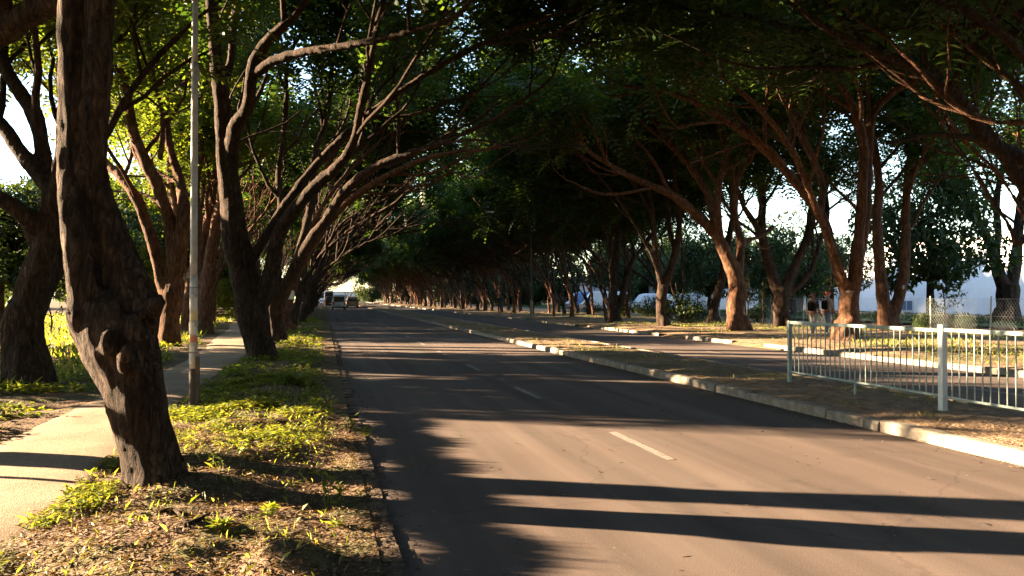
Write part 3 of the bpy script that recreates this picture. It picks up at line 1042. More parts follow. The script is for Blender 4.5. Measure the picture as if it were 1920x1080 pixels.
traced('avenue_tree', 34.0, [
    ([(1664, 622, 18), (1663, 605, 16), (1662, 590, 15)], 0, 0, 2),
    ([(1660, 600, 13), (1656, 560, 11.5), (1651, 510, 11), (1647, 460, 10), (1645, 410, 9), (1648, 350, 8), (1642, 290, 7), (1630, 230, 6)], 2, 5, 2),
    ([(1666, 600, 13), (1680, 572, 12), (1690, 540, 10.5), (1696, 500, 9), (1698, 450, 8), (1699, 400, 7.5), (1701, 340, 7.5), (1712, 280, 7, .4), (1735, 220, 6, .8)], 2, 5, 2),
    ([(1698, 350, 6), (1725, 310, 6, -.3), (1760, 280, 5, -.6), (1800, 260, 5, -.8)], 2, 3, 2),
], 'tree with two upright lit stems in a V, between the railing and the fence', 22, (-0.3, -0.1, 0), M_barkr, zmin=5.0, leafz=6.4, vox=0.06, disp=0.05, nf=13)
traced('avenue_tree', 33.5, [
    ([(1381, 618, 19), (1379, 590, 16), (1380, 565, 17), (1384, 540, 16), (1378, 515, 14), (1366, 488, 13), (1352, 460, 12)], 0, 0, 2),
    ([(1360, 475, 11), (1344, 442, 11), (1322, 418, 9.5, -.2), (1294, 393, 8.5, -.5), (1262, 366, 8, -.9), (1215, 345, 7, -1.4), (1170, 325, 6, -2), (1130, 300, 5, -2.6)], 2, 5, 2),
    ([(1348, 450, 9), (1337, 405, 8, .2), (1326, 362, 7.5, .4), (1298, 318, 7, .6), (1258, 268, 6, .8), (1236, 222, 5, 1)], 2, 5, 2),
    ([(1352, 455, 8), (1345, 400, 7, -.5), (1350, 340, 6, -.8), (1362, 280, 6, -1), (1355, 215, 5, -1.2)], 2, 4, 2),
    ([(1383, 540, 11), (1388, 490, 8, .2), (1388, 450, 7.5, .3), (1378, 405, 7, .5), (1380, 350, 6.5, .7), (1400, 290, 6, .9)], 2, 4, 2),
    ([(1388, 465, 5, .2), (1405, 450, 5, .5), (1428, 442, 4, .8), (1450, 425, 4, 1.1)], 3, 2, 3),
], 'brightly lit fluted trunk by the kerb gap, leaning over the far carriageway', 23, (-0.5, -0.1, 0), M_barkr, zmin=4.6, leafz=8.0, zmax=13.5, vox=0.06, disp=0.06, nf=13)
traced('avenue_tree', 39.7, [
    ([(1242, 610, 12), (1239, 585, 9.5), (1240, 560, 9), (1244, 535, 10)], 0, 0, 2),
    ([(1243, 545, 7), (1234, 505, 6), (1228, 460, 5.5), (1224, 410, 5), (1215, 350, 5), (1205, 290, 4)], 2, 4, 2),
    ([(1245, 540, 8), (1257, 508, 7.5), (1266, 475, 6.5), (1272, 440, 5.5), (1274, 400, 5), (1265, 340, 5), (1262, 280, 4)], 2, 5, 2),
    ([(1266, 475, 5), (1256, 430, 5, .5), (1250, 380, 5, .8), (1240, 310, 4, 1)], 2, 4, 2),
], 'narrow dark forked trunk between the fluted tree and the twin trunk', 24, (-0.4, -0.1, 0), wl=[([P(1244, 535, 39.7), (15.8, 36.6, 4.6), (13.6, 36.4, 7.4), (11, 36.6, 9.6), (8.2, 37, 11.2)], .12, .05, 2, 7, 2)], zmin=4.4, vox=0.065, disp=0.05, nf=13)
traced('avenue_tree', 48.8, [
    ([(1150, 600, 11), (1148, 570, 9), (1150, 540, 8), (1153, 505, 7)], 0, 0, 2),
    ([(1152, 515, 6.5), (1146, 460, 6), (1130, 410, 5), (1105, 370, 4.5, -.8), (1070, 330, 4, -1.6), (1030, 300, 3.5, -2.4)], 2, 5, 2),
    ([(1153, 510, 6), (1160, 455, 5), (1158, 400, 5), (1165, 340, 4)], 2, 5, 2),
    ([(1152, 590, 7), (1166, 560, 7), (1173, 525, 6), (1186, 490, 5), (1205, 465, 4, .5), (1222, 440, 4, .8)], 2, 4, 2),
], 'twin dark trunk near the far kerb, its stems parting low down', 25, (-0.5, -0.1, 0), zmin=4.4, vox=0.06, disp=0.05, nf=14)
traced('avenue_tree', 39.7, [
    ([(1466, 610, 19), (1465, 585, 15), (1465, 560, 15), (1468, 540, 15)], 0, 0, 2),
    ([(1464, 555, 13), (1453, 528, 11), (1442, 495, 9.5), (1433, 460, 9), (1428, 420, 8), (1430, 370, 7), (1420, 310, 6)], 2, 5, 2),
    ([(1470, 545, 12), (1482, 518, 10), (1495, 490, 9), (1508, 460, 8), (1518, 425, 7), (1525, 370, 6), (1540, 310, 5)], 2, 5, 2),
    ([(1480, 550, 7), (1500, 534, 6), (1518, 512, 5.5), (1530, 482, 5), (1538, 450, 4), (1550, 420, 4)], 2, 3, 2),
    ([(1432, 455, 7), (1415, 420, 6, -.4), (1395, 390, 5, -.8)], 2, 3, 2),
], 'broad dark trunk behind the end of the railing, forking into a wide fan', 26, (-0.2, 0, 0), zmin=4.4, leafz=6.4, vox=0.065, disp=0.05, nf=13)
traced('avenue_tree', 44.5, [
    ([(1336, 604, 11), (1338, 580, 9), (1346, 550, 8.5), (1355, 520, 8), (1363, 480, 7)], 0, 0, 2),
    ([(1360, 495, 6.5), (1368, 440, 6), (1375, 390, 5), (1370, 330, 4)], 2, 5, 2),
    ([(1358, 510, 5), (1350, 460, 5, .6), (1335, 410, 4, 1)], 2, 4, 2),
], 'slanting dark trunk standing behind the fluted lit tree', 27, (-0.2, 0, 0), zmin=4.4, leafz=6.4, vox=0.06, disp=0.04, nf=15)
# off the right edge: limbs come in from the side
traced('avenue_tree', 19.2, [
    ([(1990, 690, 30), (1988, 620, 26), (1985, 560, 26), (1980, 480, 25)], 0, 0, 2),
    ([(1982, 500, 18), (1960, 400, 17), (1925, 312, 16), (1880, 280, 15, -.2), (1842, 262, 14, -.4), (1825, 225, 13, -.6), (1790, 180, 12, -.9), (1745, 150, 11, -1.2), (1700, 120, 10, -1.6), (1640, 95, 9, -2.2), (1560, 60, 7, -3)], 2, 6, 2),
    ([(1980, 490, 18), (2000, 380, 16), (1990, 250, 14), (1960, 120, 12), (1900, 0, 10), (1850, -120, 8)], 2, 5, 2),
    ([(1960, 400, 8, -.5), (1912, 455, 7, -1), (1890, 420, 5, -1.2), (1850, 360, 4.5, -1.4), (1820, 310, 4, -1.6)], 3, 3, 3),
], 'heavy dark limb entering at the upper right edge, from a tree outside the view', 28, (-0.5, 0.0, 0), zmin=4.8, vox=0.06, disp=0.05, nf=13,
    wl=[([P(1985, 480, 19.2), (16.4, 15.4, 4.6), (15.0, 15.6, 6.4), (13.0, 16.2, 7.6), (10.8, 16.8, 8.3), (8.6, 17.0, 8.8)], .16, .06, 2, 7, 2),
        ([P(1985, 500, 19.2), (16.6, 14.6, 5.0), (14.8, 13.4, 6.4), (12.4, 12.6, 7.2), (10.0, 12.4, 7.6), (7.8, 12.8, 8.2)], .14, .05, 2, 7, 2)])


# --- general variants for the long rows
def variant(seed, lean, nlimb, bark, spread=0.5, zmin=4.5, zmax=14, nf=14, hfork=(1.0, 2.2), tmpl=FR6, leafz=8.6, slim=False):
    G = Grow(seed, Vector((lean, 0, 0)) * 0.7, zmin, zmax, nf, (0.65, 1.1), leafz=leafz)
    G.rmin = .07
    rng = G.rng
    hf = rng.uniform(*hfork)
    r0 = rng.uniform(.17, .25) * (.7 if slim else 1)
    G.limb([Vector((0, 0, -.3)), Vector((rng.uniform(-.05, .05), 0, .35)), Vector((lean * .1 + rng.uniform(-.08, .08), rng.uniform(-.1, .1), hf * .7)), Vector((lean * .22, rng.uniform(-.15, .15), hf + .2))], [r0 * 1.25, r0 * 1.0, r0 * .9, r0 * .75])
    top = Vector((lean * .18, 0, hf))
    for k in range(nlimb):
        sy = (k - (nlimb - 1) / 2) / max(1, nlimb - 1) * 2 * spread
        dx = lean * rng.uniform(.1, .6) + rng.uniform(-.2, .2) * spread * 2
        d = Vector((dx, sy + rng.uniform(-.15, .15), rng.uniform(1.0, 1.35))).normalized()
        q = [top - Vector((0, 0, .25))]
        dd = d.copy()
        L = rng.uniform(5.6, 7.4)
        n = 6
        for j in range(n):
            dd = (dd + rvec(rng) * .2 + Vector((lean * (.06 + .075 * j), 0, .06 - .02 * j))).normalized()
            q.append(q[-1] + dd * L / n)
        rr = r0 * rng.uniform(.42, .62)
        rd = [rr * (1 - .5 * j / n) for j in range(n + 1)]
        p, r = G.limb(q, rd, 8)
        G.kids(p, r, 2, 5, .35, True)
        G.branch(p[-1], dd, r[-1] * .9, 2)
    print('VAR', seed, len(G.fr), max(q[2] for q in G.fr), min(q[0] for q in G.fr), max(q[0] for q in G.fr), np.percentile([q[2] for q in G.fr], 10))
    return G


protos = {}


def proto(key, seed, lean, nl, bark, **kw):
    G = variant(seed, lean, nl, bark, **kw)
    protos[key] = finish_tree(G, 'avenue_tree', Vector((0, 0, 0)), 'x', 'tree', None, bark, 0.068, 0.06, FR6, seed)


for k in range(4):
    proto('lean%d' % k, 40 + k, 0.75, 4 + (k % 2), M_bark if k % 2 else M_barkr, spread=.5)
for k in range(3):
    proto('wide%d' % k, 50 + k, 0.12, 4, M_barkr if k != 1 else M_bark, spread=.7, leafz=9.4, zmax=15)
for k in range(3):
    proto('arch%d' % k, 71 + k, 0.72, 3 + k % 2, M_bark, spread=.6, leafz=7.0, zmax=13)
for k in range(2):
    proto('slim%d' % k, 57 + k, .35, 3, M_barkr if k else M_bark, spread=.45, leafz=6.2, zmax=12, slim=True)
_used = set()


def place(key, x, y, rz, sc, label, group, hf=None, cat='tree'):
    src = protos[key]
    if key in _used: t = copy_tree(src)
    else:
        t = src
        _used.add(key)
    h = float((hl if x < 3 else hr)(x, y)) if hf is None else hf
    t.location = (x, y, h - .02)
    t.rotation_euler = (0, 0, rz)
    t.scale = (sc, sc, sc * 1.0)
    return tag(t, label, cat, group)


rng = random.Random(77)
ORD = ['first', 'second', 'third', 'fourth', 'fifth', 'sixth']


def row(keys, y, y1, dy, xf, rzf, sc, near, far, group):
    k = 0
    while y < y1:
        lb = near % ORD[k] if k < 6 else far
        place(keys(y), xf(y), y, rzf(), rng.uniform(*sc), lb, group)
        y += rng.uniform(*dy)
        k += 1


row(lambda y: 'arch%d' % rng.randrange(3) if y > 52 else 'lean%d' % rng.choice((1, 3)), 41.0, 235, (4.8, 6.6), lambda y: -1.35 + rng.uniform(-.3, .25), lambda: rng.uniform(-.5, .5), (.9, 1.12),
    '%s tree past the smooth orange trunk in the left verge row, arching over the road', 'verge tree deep in the left row, beyond the sixth past the orange trunk', 'far trees of the left verge row')
row(lambda y: 'wide%d' % rng.randrange(3), 42.0, 150, (6.5, 8.5), lambda y: -6.0 - (y - 42) * .008 + rng.uniform(-.5, .5), lambda: rng.uniform(0, 6.28), (.9, 1.1),
    '%s tree past the red-brown trunk on the far side of the footpath', 'grey-brown tree beyond the far bend of the footpath, past the sixth there', 'far trees across the footpath')
row(lambda y: 'lean%d' % rng.randrange(4) if y < 75 else rng.choice(('lean0', 'lean2', 'arch0', 'arch1')), 53.5, 235, (4.3, 6.2), lambda y: 17.4 + rng.uniform(-.6, .5), lambda: math.pi + rng.uniform(-.6, .6), (.82, 1.12),
    '%s tree past the twin dark trunk in the right kerb row', 'reddish tree deep in the right kerb row, beyond the sixth past the twin trunk', 'far trees of the right kerb row')
row(lambda y: rng.choice(('wide0', 'wide2', 'arch0', 'arch1', 'arch2', 'slim0')), 49.0, 200, (5.0, 7.0), lambda y: 22.3 + rng.uniform(-.8, .8), lambda: math.pi + rng.uniform(-.9, .9), (.85, 1.1),
    '%s tree past the broad fan tree in the second row, before the fence', 'tree far back in the second right row, beyond the sixth past the fan tree', 'far trees of the second right row')
row(lambda y: 'slim%d' % rng.randrange(2), 50.0, 170, (5.0, 7.5), lambda y: 19.9 + rng.uniform(-.7, .7), lambda: math.pi + rng.uniform(-1, 1), (.85, 1.05),
    '%s slim tree between the two right rows, past the twin dark trunk', 'slim tree deep between the far right rows, beyond the sixth of its kind', 'slim trees between the far right rows')
for (x, y) in ((20.3, 41.5), (18.9, 50.2), (15.9, 41.6)):
    place('slim%d' % (y > 45), x, y, math.pi + .3, .95, {41.5: 'slim forked tree just behind the narrow dark forked trunk', 50.2: 'slim forked tree behind the twin dark trunk', 41.6: 'slim forked tree at the kerb between the narrow forked trunk and the twin trunk'}[y], None)
# trees close to the viewer, outside or above the picture
for (x, y, kk, rz, s, lb) in [
    (-1.5, -1.4, 'lean3', .75, 1.05, 'verge tree standing behind the viewer on the left, its crown overhead'),
    (17.3, 9.5, 'lean2', math.pi - .1, 1.05, 'kerb tree outside the right edge, its crown hanging over the railing'),
    (17.6, 2.5, 'lean0', math.pi + .2, 1.05, 'kerb tree behind the viewer on the right'),
    (23.0, 19.5, 'wide0', 2.0, 1.05, 'second-row tree outside the right edge near the fence'),
]:
    place(kk, x, y, rz, s, lb, None)
rng = random.Random(79)
for k in (0, 1, 2, 3, 5):  # unseen field trees added to block sky fill from the left
    place('wide%d' % (k % 3), -10.8 + rng.uniform(-.6, .6), -13.5 + 6.3 * k, rng.uniform(0, 6), 1.08, 'tall open-crowned tree in the field left of the view', 'tall field trees left of the view', .05)
    place('wide%d' % ((k + 1) % 3), -17.5 + rng.uniform(-.8, .8), -11.6 + 6.6 * k, rng.uniform(0, 6), 1.12, 'tall tree farther out in the field left of the view', 'outer field trees left of the view', .05)
rng = random.Random(78)
for k in range(6):
    place('lean%d' % (k % 4), -1.5, -8.5 - 6.8 * k, rng.uniform(-.3, .3), 1.05, 'avenue tree of the left row behind the viewer', 'left row behind the viewer')
    place('wide%d' % (k % 3), -5.4, -4.5 - 7.2 * k, rng.uniform(0, 6), 1.05, 'avenue tree across the path behind the viewer', 'path row behind the viewer')
    place('lean%d' % ((k + 2) % 4), 17.4, -4.5 - 6.8 * k, math.pi + rng.uniform(-.3, .3), 1.05, 'avenue tree of the right row behind the viewer', 'right row behind the viewer')
    place('wide%d' % ((k + 1) % 3), 22.6, 12 - 7.2 * k, rng.uniform(0, 6), 1.05, 'second-row right tree outside the view', 'right second row outside the view')


# --- broad-leaved background trees and bushes
def broad(seed, h, rad, zc, nleaf, ls, ntr=1, mat=None, bark=None, stretchz=.8, name='background_tree', low=False):
    rng = random.Random(seed)
    G = Grow(seed, Vector((0, 0, 0)))
    r0 = max(.03, h * .028)
    G.limb([Vector((0, 0, -.2)), Vector((0.05, 0, zc * .45)), Vector((rng.uniform(-.1, .1), rng.uniform(-.1, .1), zc))], [r0 * 1.3, r0, r0 * .6], 8)
    cl = []
    n = 26
    for k in range(n):
        v = rvec(rng)
        q = Vector((v.x * rad, v.y * rad, v.z * rad * stretchz)) * rng.uniform(.45, 1.0)
        cl.append((q + Vector((0, 0, zc + rad * stretchz * .55)), rad * rng.uniform(.22, .42)))
        G.bb.tube([Vector((0, 0, zc * .8)), Vector((q.x * .5, q.y * .5, zc + q.z * .3 + .2)), cl[-1][0]], [r0 * .4, r0 * .25, r0 * .08], 4, caps=False)
    for k in range(nleaf):
        c, cr = cl[rng.randrange(n)]
        v = rvec(rng)
        q = c + v * cr * rng.uniform(.5, 1) ** .6
        if q.z < .08: q.z = .08 + rng.random() * .2
        a = (v * .6 + rvec(rng) + Vector((0, 0, -.25))).normalized()
        nn = (v * .5 + Vector((0, 0, .8)) + rvec(rng) * .5)
        G.fr.append((q.x, q.y, q.z, a.x, a.y, a.z, nn.x, nn.y, nn.z, ls * rng.uniform(.6, 1.3)))
    return finish_tree(G, name, Vector((0, 0, 0)), 'x', 'tree', None, bark or M_bark, max(.03, r0 * .35), .02, LF, seed, mat or M_leafb)


protos['broad0'] = broad(60, 10, 4.6, 4.4, 7500, .5)
protos['broad1'] = broad(61, 9, 3.9, 3.2, 6500, .46, stretchz=1.0)
protos['thicket0'] = broad(66, 8, 4.6, 2.2, 9000, .6, stretchz=1.0)
protos['thicket1'] = broad(67, 8, 4.2, 2.6, 8000, .6, stretchz=1.15)
protos['round0'] = broad(64, 5, 2.3, 2.3, 9000, .3, stretchz=1.0)
protos['round1'] = broad(65, 5, 2.3, 2.2, 9000, .3, stretchz=1.05)
protos['field0'] = broad(68, 9, 4.2, 3.4, 8000, .4, mat=M_leafsun)
protos['field1'] = broad(69, 9, 3.8, 3.6, 7000, .4, mat=M_leafsun, stretchz=1.0)
protos['bush0'] = broad(62, 1.6, 0.8, 0.35, 1500, .14, name='bush')
protos['bush1'] = broad(63, 1.3, 0.75, 0.3, 1300, .13, stretchz=.7, name='bush')

rng = random.Random(5)
for k, (px, d) in enumerate([(1150, 88), (1190, 100), (1232, 92), (1278, 80), (1315, 96), (1345, 110), (1395, 70), (1440, 104), (1485, 84), (1535, 112), (1600, 116), (1690, 120), (1770, 112), (1330, 64), (1560, 66), (1487, 60)]):
    q = P(px, 560, d)
    place('broad%d' % (k % 2), q.x, q.y, rng.uniform(0, 6), rng.uniform(.62, .85), 'leafy dark green tree on the grounds beyond the chain-link fence', 'background trees beyond the fence', .15)
for k, (px, d, sc) in enumerate([(235, 46, .42), (262, 58, .5), (448, 52, .36), (205, 40, .55), (300, 66, .6), (60, 62, .6), (252, 56, 1.35), (225, 74, 1.5), (330, 60, 1.2)]):
    q = P(px, 560, d)
    place('field%d' % (k % 2), q.x, q.y, k * 2.1, sc, ['small bright green tree on the field behind the reddish many-stemmed tree', 'small leafy tree on the field farther behind the reddish many-stemmed tree', 'small leafy tree at the bend of the footpath', 'small bright field tree just right of the nearest trunk', 'leafy field tree far behind the lamp pole', 'leafy field tree far back at the left edge', 'tall bright tree filling the gap right of the nearest trunk', 'tall bright tree behind the one right of the nearest trunk', 'tall bright tree behind the lamp pole and reddish trunks'][k], None, .1)
for k in range(24):
    place('thicket%d' % (k % 2), -37 - rng.uniform(0, 5) - (k % 2) * 7, -30 + k * 7.4 + rng.uniform(-2, 2), rng.uniform(0, 6), (rng.uniform(.85, 1.05) if k < 6 else rng.uniform(.55, .7)),
          'bluish green tree closing the far side of the left field', 'background trees past the left field', .1)
rng = random.Random(15)
for k in range(24):
    place('thicket%d' % (k % 2), (43 if k < 6 else 34) + rng.uniform(-1, 6), 82 + k * 7.2, rng.uniform(0, 6), rng.uniform(.85, 1.2), 'low-crowned dark tree in the thicket behind the far right rows', 'thicket behind the far right rows', .1)
for k in range(20):
    place('thicket%d' % (k % 2), -15 - rng.uniform(0, 6), 74 + k * 8.5, rng.uniform(0, 6), rng.uniform(.85, 1.2), 'low-crowned tree in the thicket left of the far footpath', 'thicket left of the far footpath', .1)
for k in range(6):
    place('thicket%d' % (k % 2), 15 + k * 5.5, 246 + (k % 2) * 6, rng.uniform(0, 6), 1.1, 'dark tree closing the right half of the avenue end', 'trees closing the avenue', .1)
for k in range(10):  # unseen trees added to block low sky light from the right
    place('thicket%d' % (k % 2), 36 + rng.uniform(-2, 5), -56 + k * 7.5, rng.uniform(0, 6), 1.1, 'dense tree on the right-hand grounds behind the viewer', 'dense trees right of and behind the viewer', .1)
for k in range(11):  # unseen tree belt added behind to cut light from the horizon
    place('thicket%d' % (k % 2), -30 + k * 6.5, -62 + rng.uniform(-4, 4), rng.uniform(0, 6), 1.15, 'dense tree closing the avenue behind the viewer', 'dense trees behind the viewer', .1)
for (x, y, kk) in ((-1.6, 243, 'wide0'), (7.7, 247, 'wide1'), (2.5, 300, 'wide2'), (-3.5, 256, 'wide2'), (11.0, 252, 'wide0')):
    place(kk, x, y, x, 1.15, 'tall tree at the very end of the avenue, its crown closing the tunnel', 'trees at the end of the avenue', .05)
# large low-hanging tree and forked tree behind the fence
q = P(1745, 560, 45)
place('broad1', q.x, q.y, 1.2, .98, 'dense dark tree with drooping long leaves hanging behind the fence', None, .1)
traced('fence_tree', 45.0, [
    ([(1890, 596, 21), (1890, 570, 19), (1890, 545, 19), (1890, 532, 18)], 0, 0, 2),
    ([(1886, 545, 13), (1872, 512, 11), (1862, 475, 9), (1848, 440, 8), (1830, 410, 7), (1800, 380, 6)], 2, 5, 2),
    ([(1893, 545, 12), (1903, 500, 11), (1908, 450, 9), (1912, 400, 8), (1925, 340, 7)], 2, 5, 2),
    ([(1868, 480, 7), (1872, 430, 6, .5), (1868, 380, 6, .8), (1878, 320, 5, 1)], 2, 4, 2),
], 'broad forked tree standing behind the mesh at the right end of the fence', 31, (-.1, 0, 0), zmin=5, vox=.06, disp=.05, nf=14)
# unseen trees added in the left field to shade the middle of the road
for k, yc in enumerate((19.8, 23.2, 26.8)):
    place('round%d' % (k % 2), -13.0 - .4 * (k % 2), yc, k * 1.7, 1.12, ['round leafy field tree left of the view, nearest of three', 'round leafy field tree left of the view, middle of three', 'round leafy field tree left of the view, farthest of three'][k], None, .1)


rng = random.Random(21)
y = 38.5
k = 0
while y < 118:  # line placed to shade the road, gaps left for lit stripes
    if not (62 < y < 66 or 90 < y < 93):
        place('round%d' % (k % 2), -13.0 + rng.uniform(-1.2, 1.2), y, rng.uniform(0, 6), rng.uniform(1.1, 1.32), 'round leafy shrub-like tree in the line across the field, behind the path trees', 'line of round trees on the left field', .1)
    y += rng.uniform(3.6, 4.6)
    k += 1


def shade_caster_shrub(x, y, ylen, z0, z1, seed, label):  # unseen added shrub, flat crown shaped to cast the dark kerb strip
    rng = random.Random(seed)
    G = Grow(seed, Vector((0, 0, 0)))
    G.limb([Vector((0, 0, -.2)), Vector((.1, 0, z0 * .5)), Vector((0, .1, z0 + .1))], [.07, .05, .04], 7)
    for k in range(16000):
        yy_ = rng.uniform(-ylen / 2, ylen / 2)
        q = Vector((rng.uniform(-.2, .2), yy_, rng.uniform(z0, z1 - .06) + .03 * math.sin(yy_ * 5)))
        a = rvec(rng)
        G.fr.append((*q, *a, *rvec(rng), rng.uniform(.06, .12)))
    for k in range(9):
        yy_ = -ylen / 2 + ylen * k / 8
        G.bb.tube([Vector((0, 0, z0 - .02)), Vector((0, yy_ * .5, z0 + .03)), Vector((0, yy_, z0 + .12))], [.03, .02, .008], 4, caps=False)
    r = finish_tree(G, 'flat_shrub', Vector((0, 0, 0)), label, 'shrub', None, M_bark, .03, .01, LF, seed, M_leafb)
    r.location = (x, y, .05)


def zat(xr, xc):
    """height of the sun ray over x = xc that lands on the road at x = xr"""
    return (xr - xc) / .908 * TAN


shade_caster_shrub(-5.3, 8.7, 9.6, zat(-.1, -5.3) + .17, zat(1.1, -5.3), 70, 'low flat leafy shrub beside the footpath, left of the view')

# bushes along the fence
for k, (px, py, d, key, s) in enumerate([(1283, 592, 43, 'bush0', 1.35), (1215, 580, 58, 'bush1', 1.5), (1170, 578, 60, 'bush0', 1.2), (1110, 575, 68, 'bush1', 1.3), (1735, 600, 36.5, 'bush1', .75), (1765, 602, 36.5, 'bush0', .7), (1800, 600, 36, 'bush1', .8), (1660, 605, 38, 'bush1', .8), (1420, 596, 46, 'bush0', .9), (1310, 590, 48, 'bush1', 1.0)]):
    q = P(px, py, d)
    place(key, q.x, q.y, k * 1.3, s, ['dark rounded bush between the narrow forked trunk and the fluted tree', 'low grey-green bush left of the narrow forked trunk', 'bush beside the twin dark trunk', 'bush seen between the slender far trunks', 'small bush right of the fence post by the twin-stemmed tree',
          'small dark bush at the foot of the fence, middle of the mesh run', 'small bush under the dense drooping tree', 'small bush behind the V-shaped twin-stemmed tree', 'bush left of the broad dark fan tree', 'pale bush at the back of the fluted lit trunk'][k], None, .05, 'bush')


# young thin trees (bare stems with a few leaves) by the fence
def sapling(px, py, d, h, seed, label):
    q = P(px, py, d)
    rng = random.Random(seed)
    G = Grow(seed, Vector((0, 0, 0)))
    pts = [Vector((0, 0, -.1))]
    for k in range(5):
        pts.append(pts[-1] + Vector((rng.uniform(-.1, .12), rng.uniform(-.1, .1), h / 5)))
    G.limb(pts, [.05, .045, .04, .033, .025, .015], 6)
    for k in range(8):
        i = rng.randint(2, 4)
        d2 = Vector((rng.uniform(-1, 1), rng.uniform(-1, 1), rng.uniform(.1, .8))).normalized()
        e = pts[i] + d2 * rng.uniform(.5, 1.1)
        G.bb.tube([pts[i], e], [.015, .004], 4, caps=False)
        for j in range(26):
            c = pts[i].lerp(e, rng.uniform(.3, 1.1)) + rvec(rng) * .16
            a = rvec(rng)
            G.fr.append((*c, *a, rng.uniform(-.3, .3), rng.uniform(-.3, .3), 1, rng.uniform(.12, .24)))
    r = finish_tree(G, 'sapling', Vector((0, 0, 0)), label, 'sapling', None, M_bark, .02, .005, LF, seed, M_leafb)
    r.location = (q.x, q.y, .08)


sapling(1405, 605, 40, 4.2, 1, 'thin young tree between the fluted tree and the broad fan tree')
sapling(1430, 606, 40, 3.8, 2, 'thin leafy young tree just left of the broad fan tree')
sapling(1310, 585, 50, 4.0, 3, 'pale slender young tree behind the slanting dark trunk')
sapling(1560, 605, 38, 4.0, 4, 'thin leaning stem behind the two walkers')
sapling(1772, 605, 36.3, 2.6, 5, 'thin bare sapling in the middle of the fence run')
sapling(92, 610, 33, 2.0, 6, 'small spindly sapling on the lit grass of the left field')

# ------------------------------------------------------------------ ground cover
nr = np.random.RandomState(4)


def blades(name, X, Y, Z, h, w, mat, lean=.45, kind='stuff', label=None):
    n = len(X)
    an = nr.rand(n) * 6.283
    dx, dy = np.cos(an), np.sin(an)
    la = nr.rand(n) * 6.283
    ln = nr.rand(n) * lean * h
    lx, ly = np.cos(la) * ln, np.sin(la) * ln
    v = np.zeros((n, 4, 3))
    v[:, 0] = np.stack([X - dx * w, Y - dy * w, Z - .01], 1)
    v[:, 1] = np.stack([X + dx * w, Y + dy * w, Z - .01], 1)
    v[:, 2] = np.stack([X + lx * .45 + dx * w * .7, Y + ly * .45 + dy * w * .7, Z + h * .6], 1)
    v[:, 3] = np.stack([X + lx * 1.5, Y + ly * 1.5, Z + h], 1)
    f = np.arange(n * 4).reshape(n, 4)
    o = link(name, np_mesh(name, v.reshape(-1, 3), f), mat, None, False, kind)
    return o


def leaves_low(name, X, Y, Z, s, mat, label=None):
    """small leaf rosettes: several ovate leaves round each stem"""
    n = len(X)
    rec = np.zeros((n * 7, 10))
    for j in range(7):
        an = nr.rand(n) * 6.283
        up = nr.rand(n)
        rec[j::7, 0] = X + (nr.rand(n) - .5) * s * .7
        rec[j::7, 1] = Y + (nr.rand(n) - .5) * s * .7
        rec[j::7, 2] = Z + s * up * 1.1
        rec[j::7, 3] = np.cos(an); rec[j::7, 4] = np.sin(an); rec[j::7, 5] = nr.rand(n) * .8 - .1
        rec[j::7, 6] = (nr.rand(n) - .5); rec[j::7, 7] = (nr.rand(n) - .5); rec[j::7, 8] = 1
        rec[j::7, 9] = s * (.5 + .7 * nr.rand(n))
    return link(name, scatter_mesh(name, rec, LF, mat), None, None, False, 'stuff')


def sample(n, x0, x1, y0, y1, dens, ypow=1.0):
    X = x0 + nr.rand(n) * (x1 - x0)
    Y = y0 + nr.rand(n) ** ypow * (y1 - y0)
    k = nr.rand(n) < dens(X, Y)
    return X[k], Y[k]


# weeds on the verge: thick in the lit bank between the near trunk and the dark trunk
def dens_v(x, y):
    a = np.clip((vn(x * 1.1, y * 0.9, 41) - .35) * 2.6, 0, 1)
    bank = np.clip((y - 7.6) / 1.0, 0, 1)
    near = .035
    edge = np.clip((.1 - x) / .6, 0, 1) * np.clip((x - pathc(y) - .68) / .15, 0, 1)
    return (bank * (.25 + .75 * a) + (1 - bank) * near * (a > .5)) * edge * np.clip((vn(x * 2.6, y * 2.2, 42) - .3) * 2.5, .05, 1)


X, Y = sample(19000, -2.1, .1, 3.2, 14, dens_v)
leaves_low('weeds', X, Y, hl(X, Y), (.028 + .02 * nr.rand(len(X))) * np.clip(.75 + (Y - 5) * .16, .8, 1.7), M_weed)
X, Y = sample(9000, -2.6, .1, 14, 60, dens_v, 1.7)
leaves_low('weeds', X, Y, hl(X, Y), .08 + .05 * nr.rand(len(X)), M_weed)
X, Y = sample(16000, -2.1, .15, 3.2, 14, lambda x, y: dens_v(x, y) * .5 + .10)
blades('grass', X, Y, hl(X, Y), .02 + .05 * nr.rand(len(X)), .0022 + .002 * nr.rand(len(X)), M_grass, .9)
# a greener line between path and trunk foot, lower left
X, Y = sample(3000, -2.35, -1.55, 3.4, 8.2, lambda x, y: np.clip((vn(x * 2.5, y * 2, 44) - .42) * 4, 0, 1) * np.clip((x - pathc(y) - .66) / .1, 0, 1))
leaves_low('weeds', X, Y, hl(X, Y), .035 + .02 * nr.rand(len(X)), M_weed)
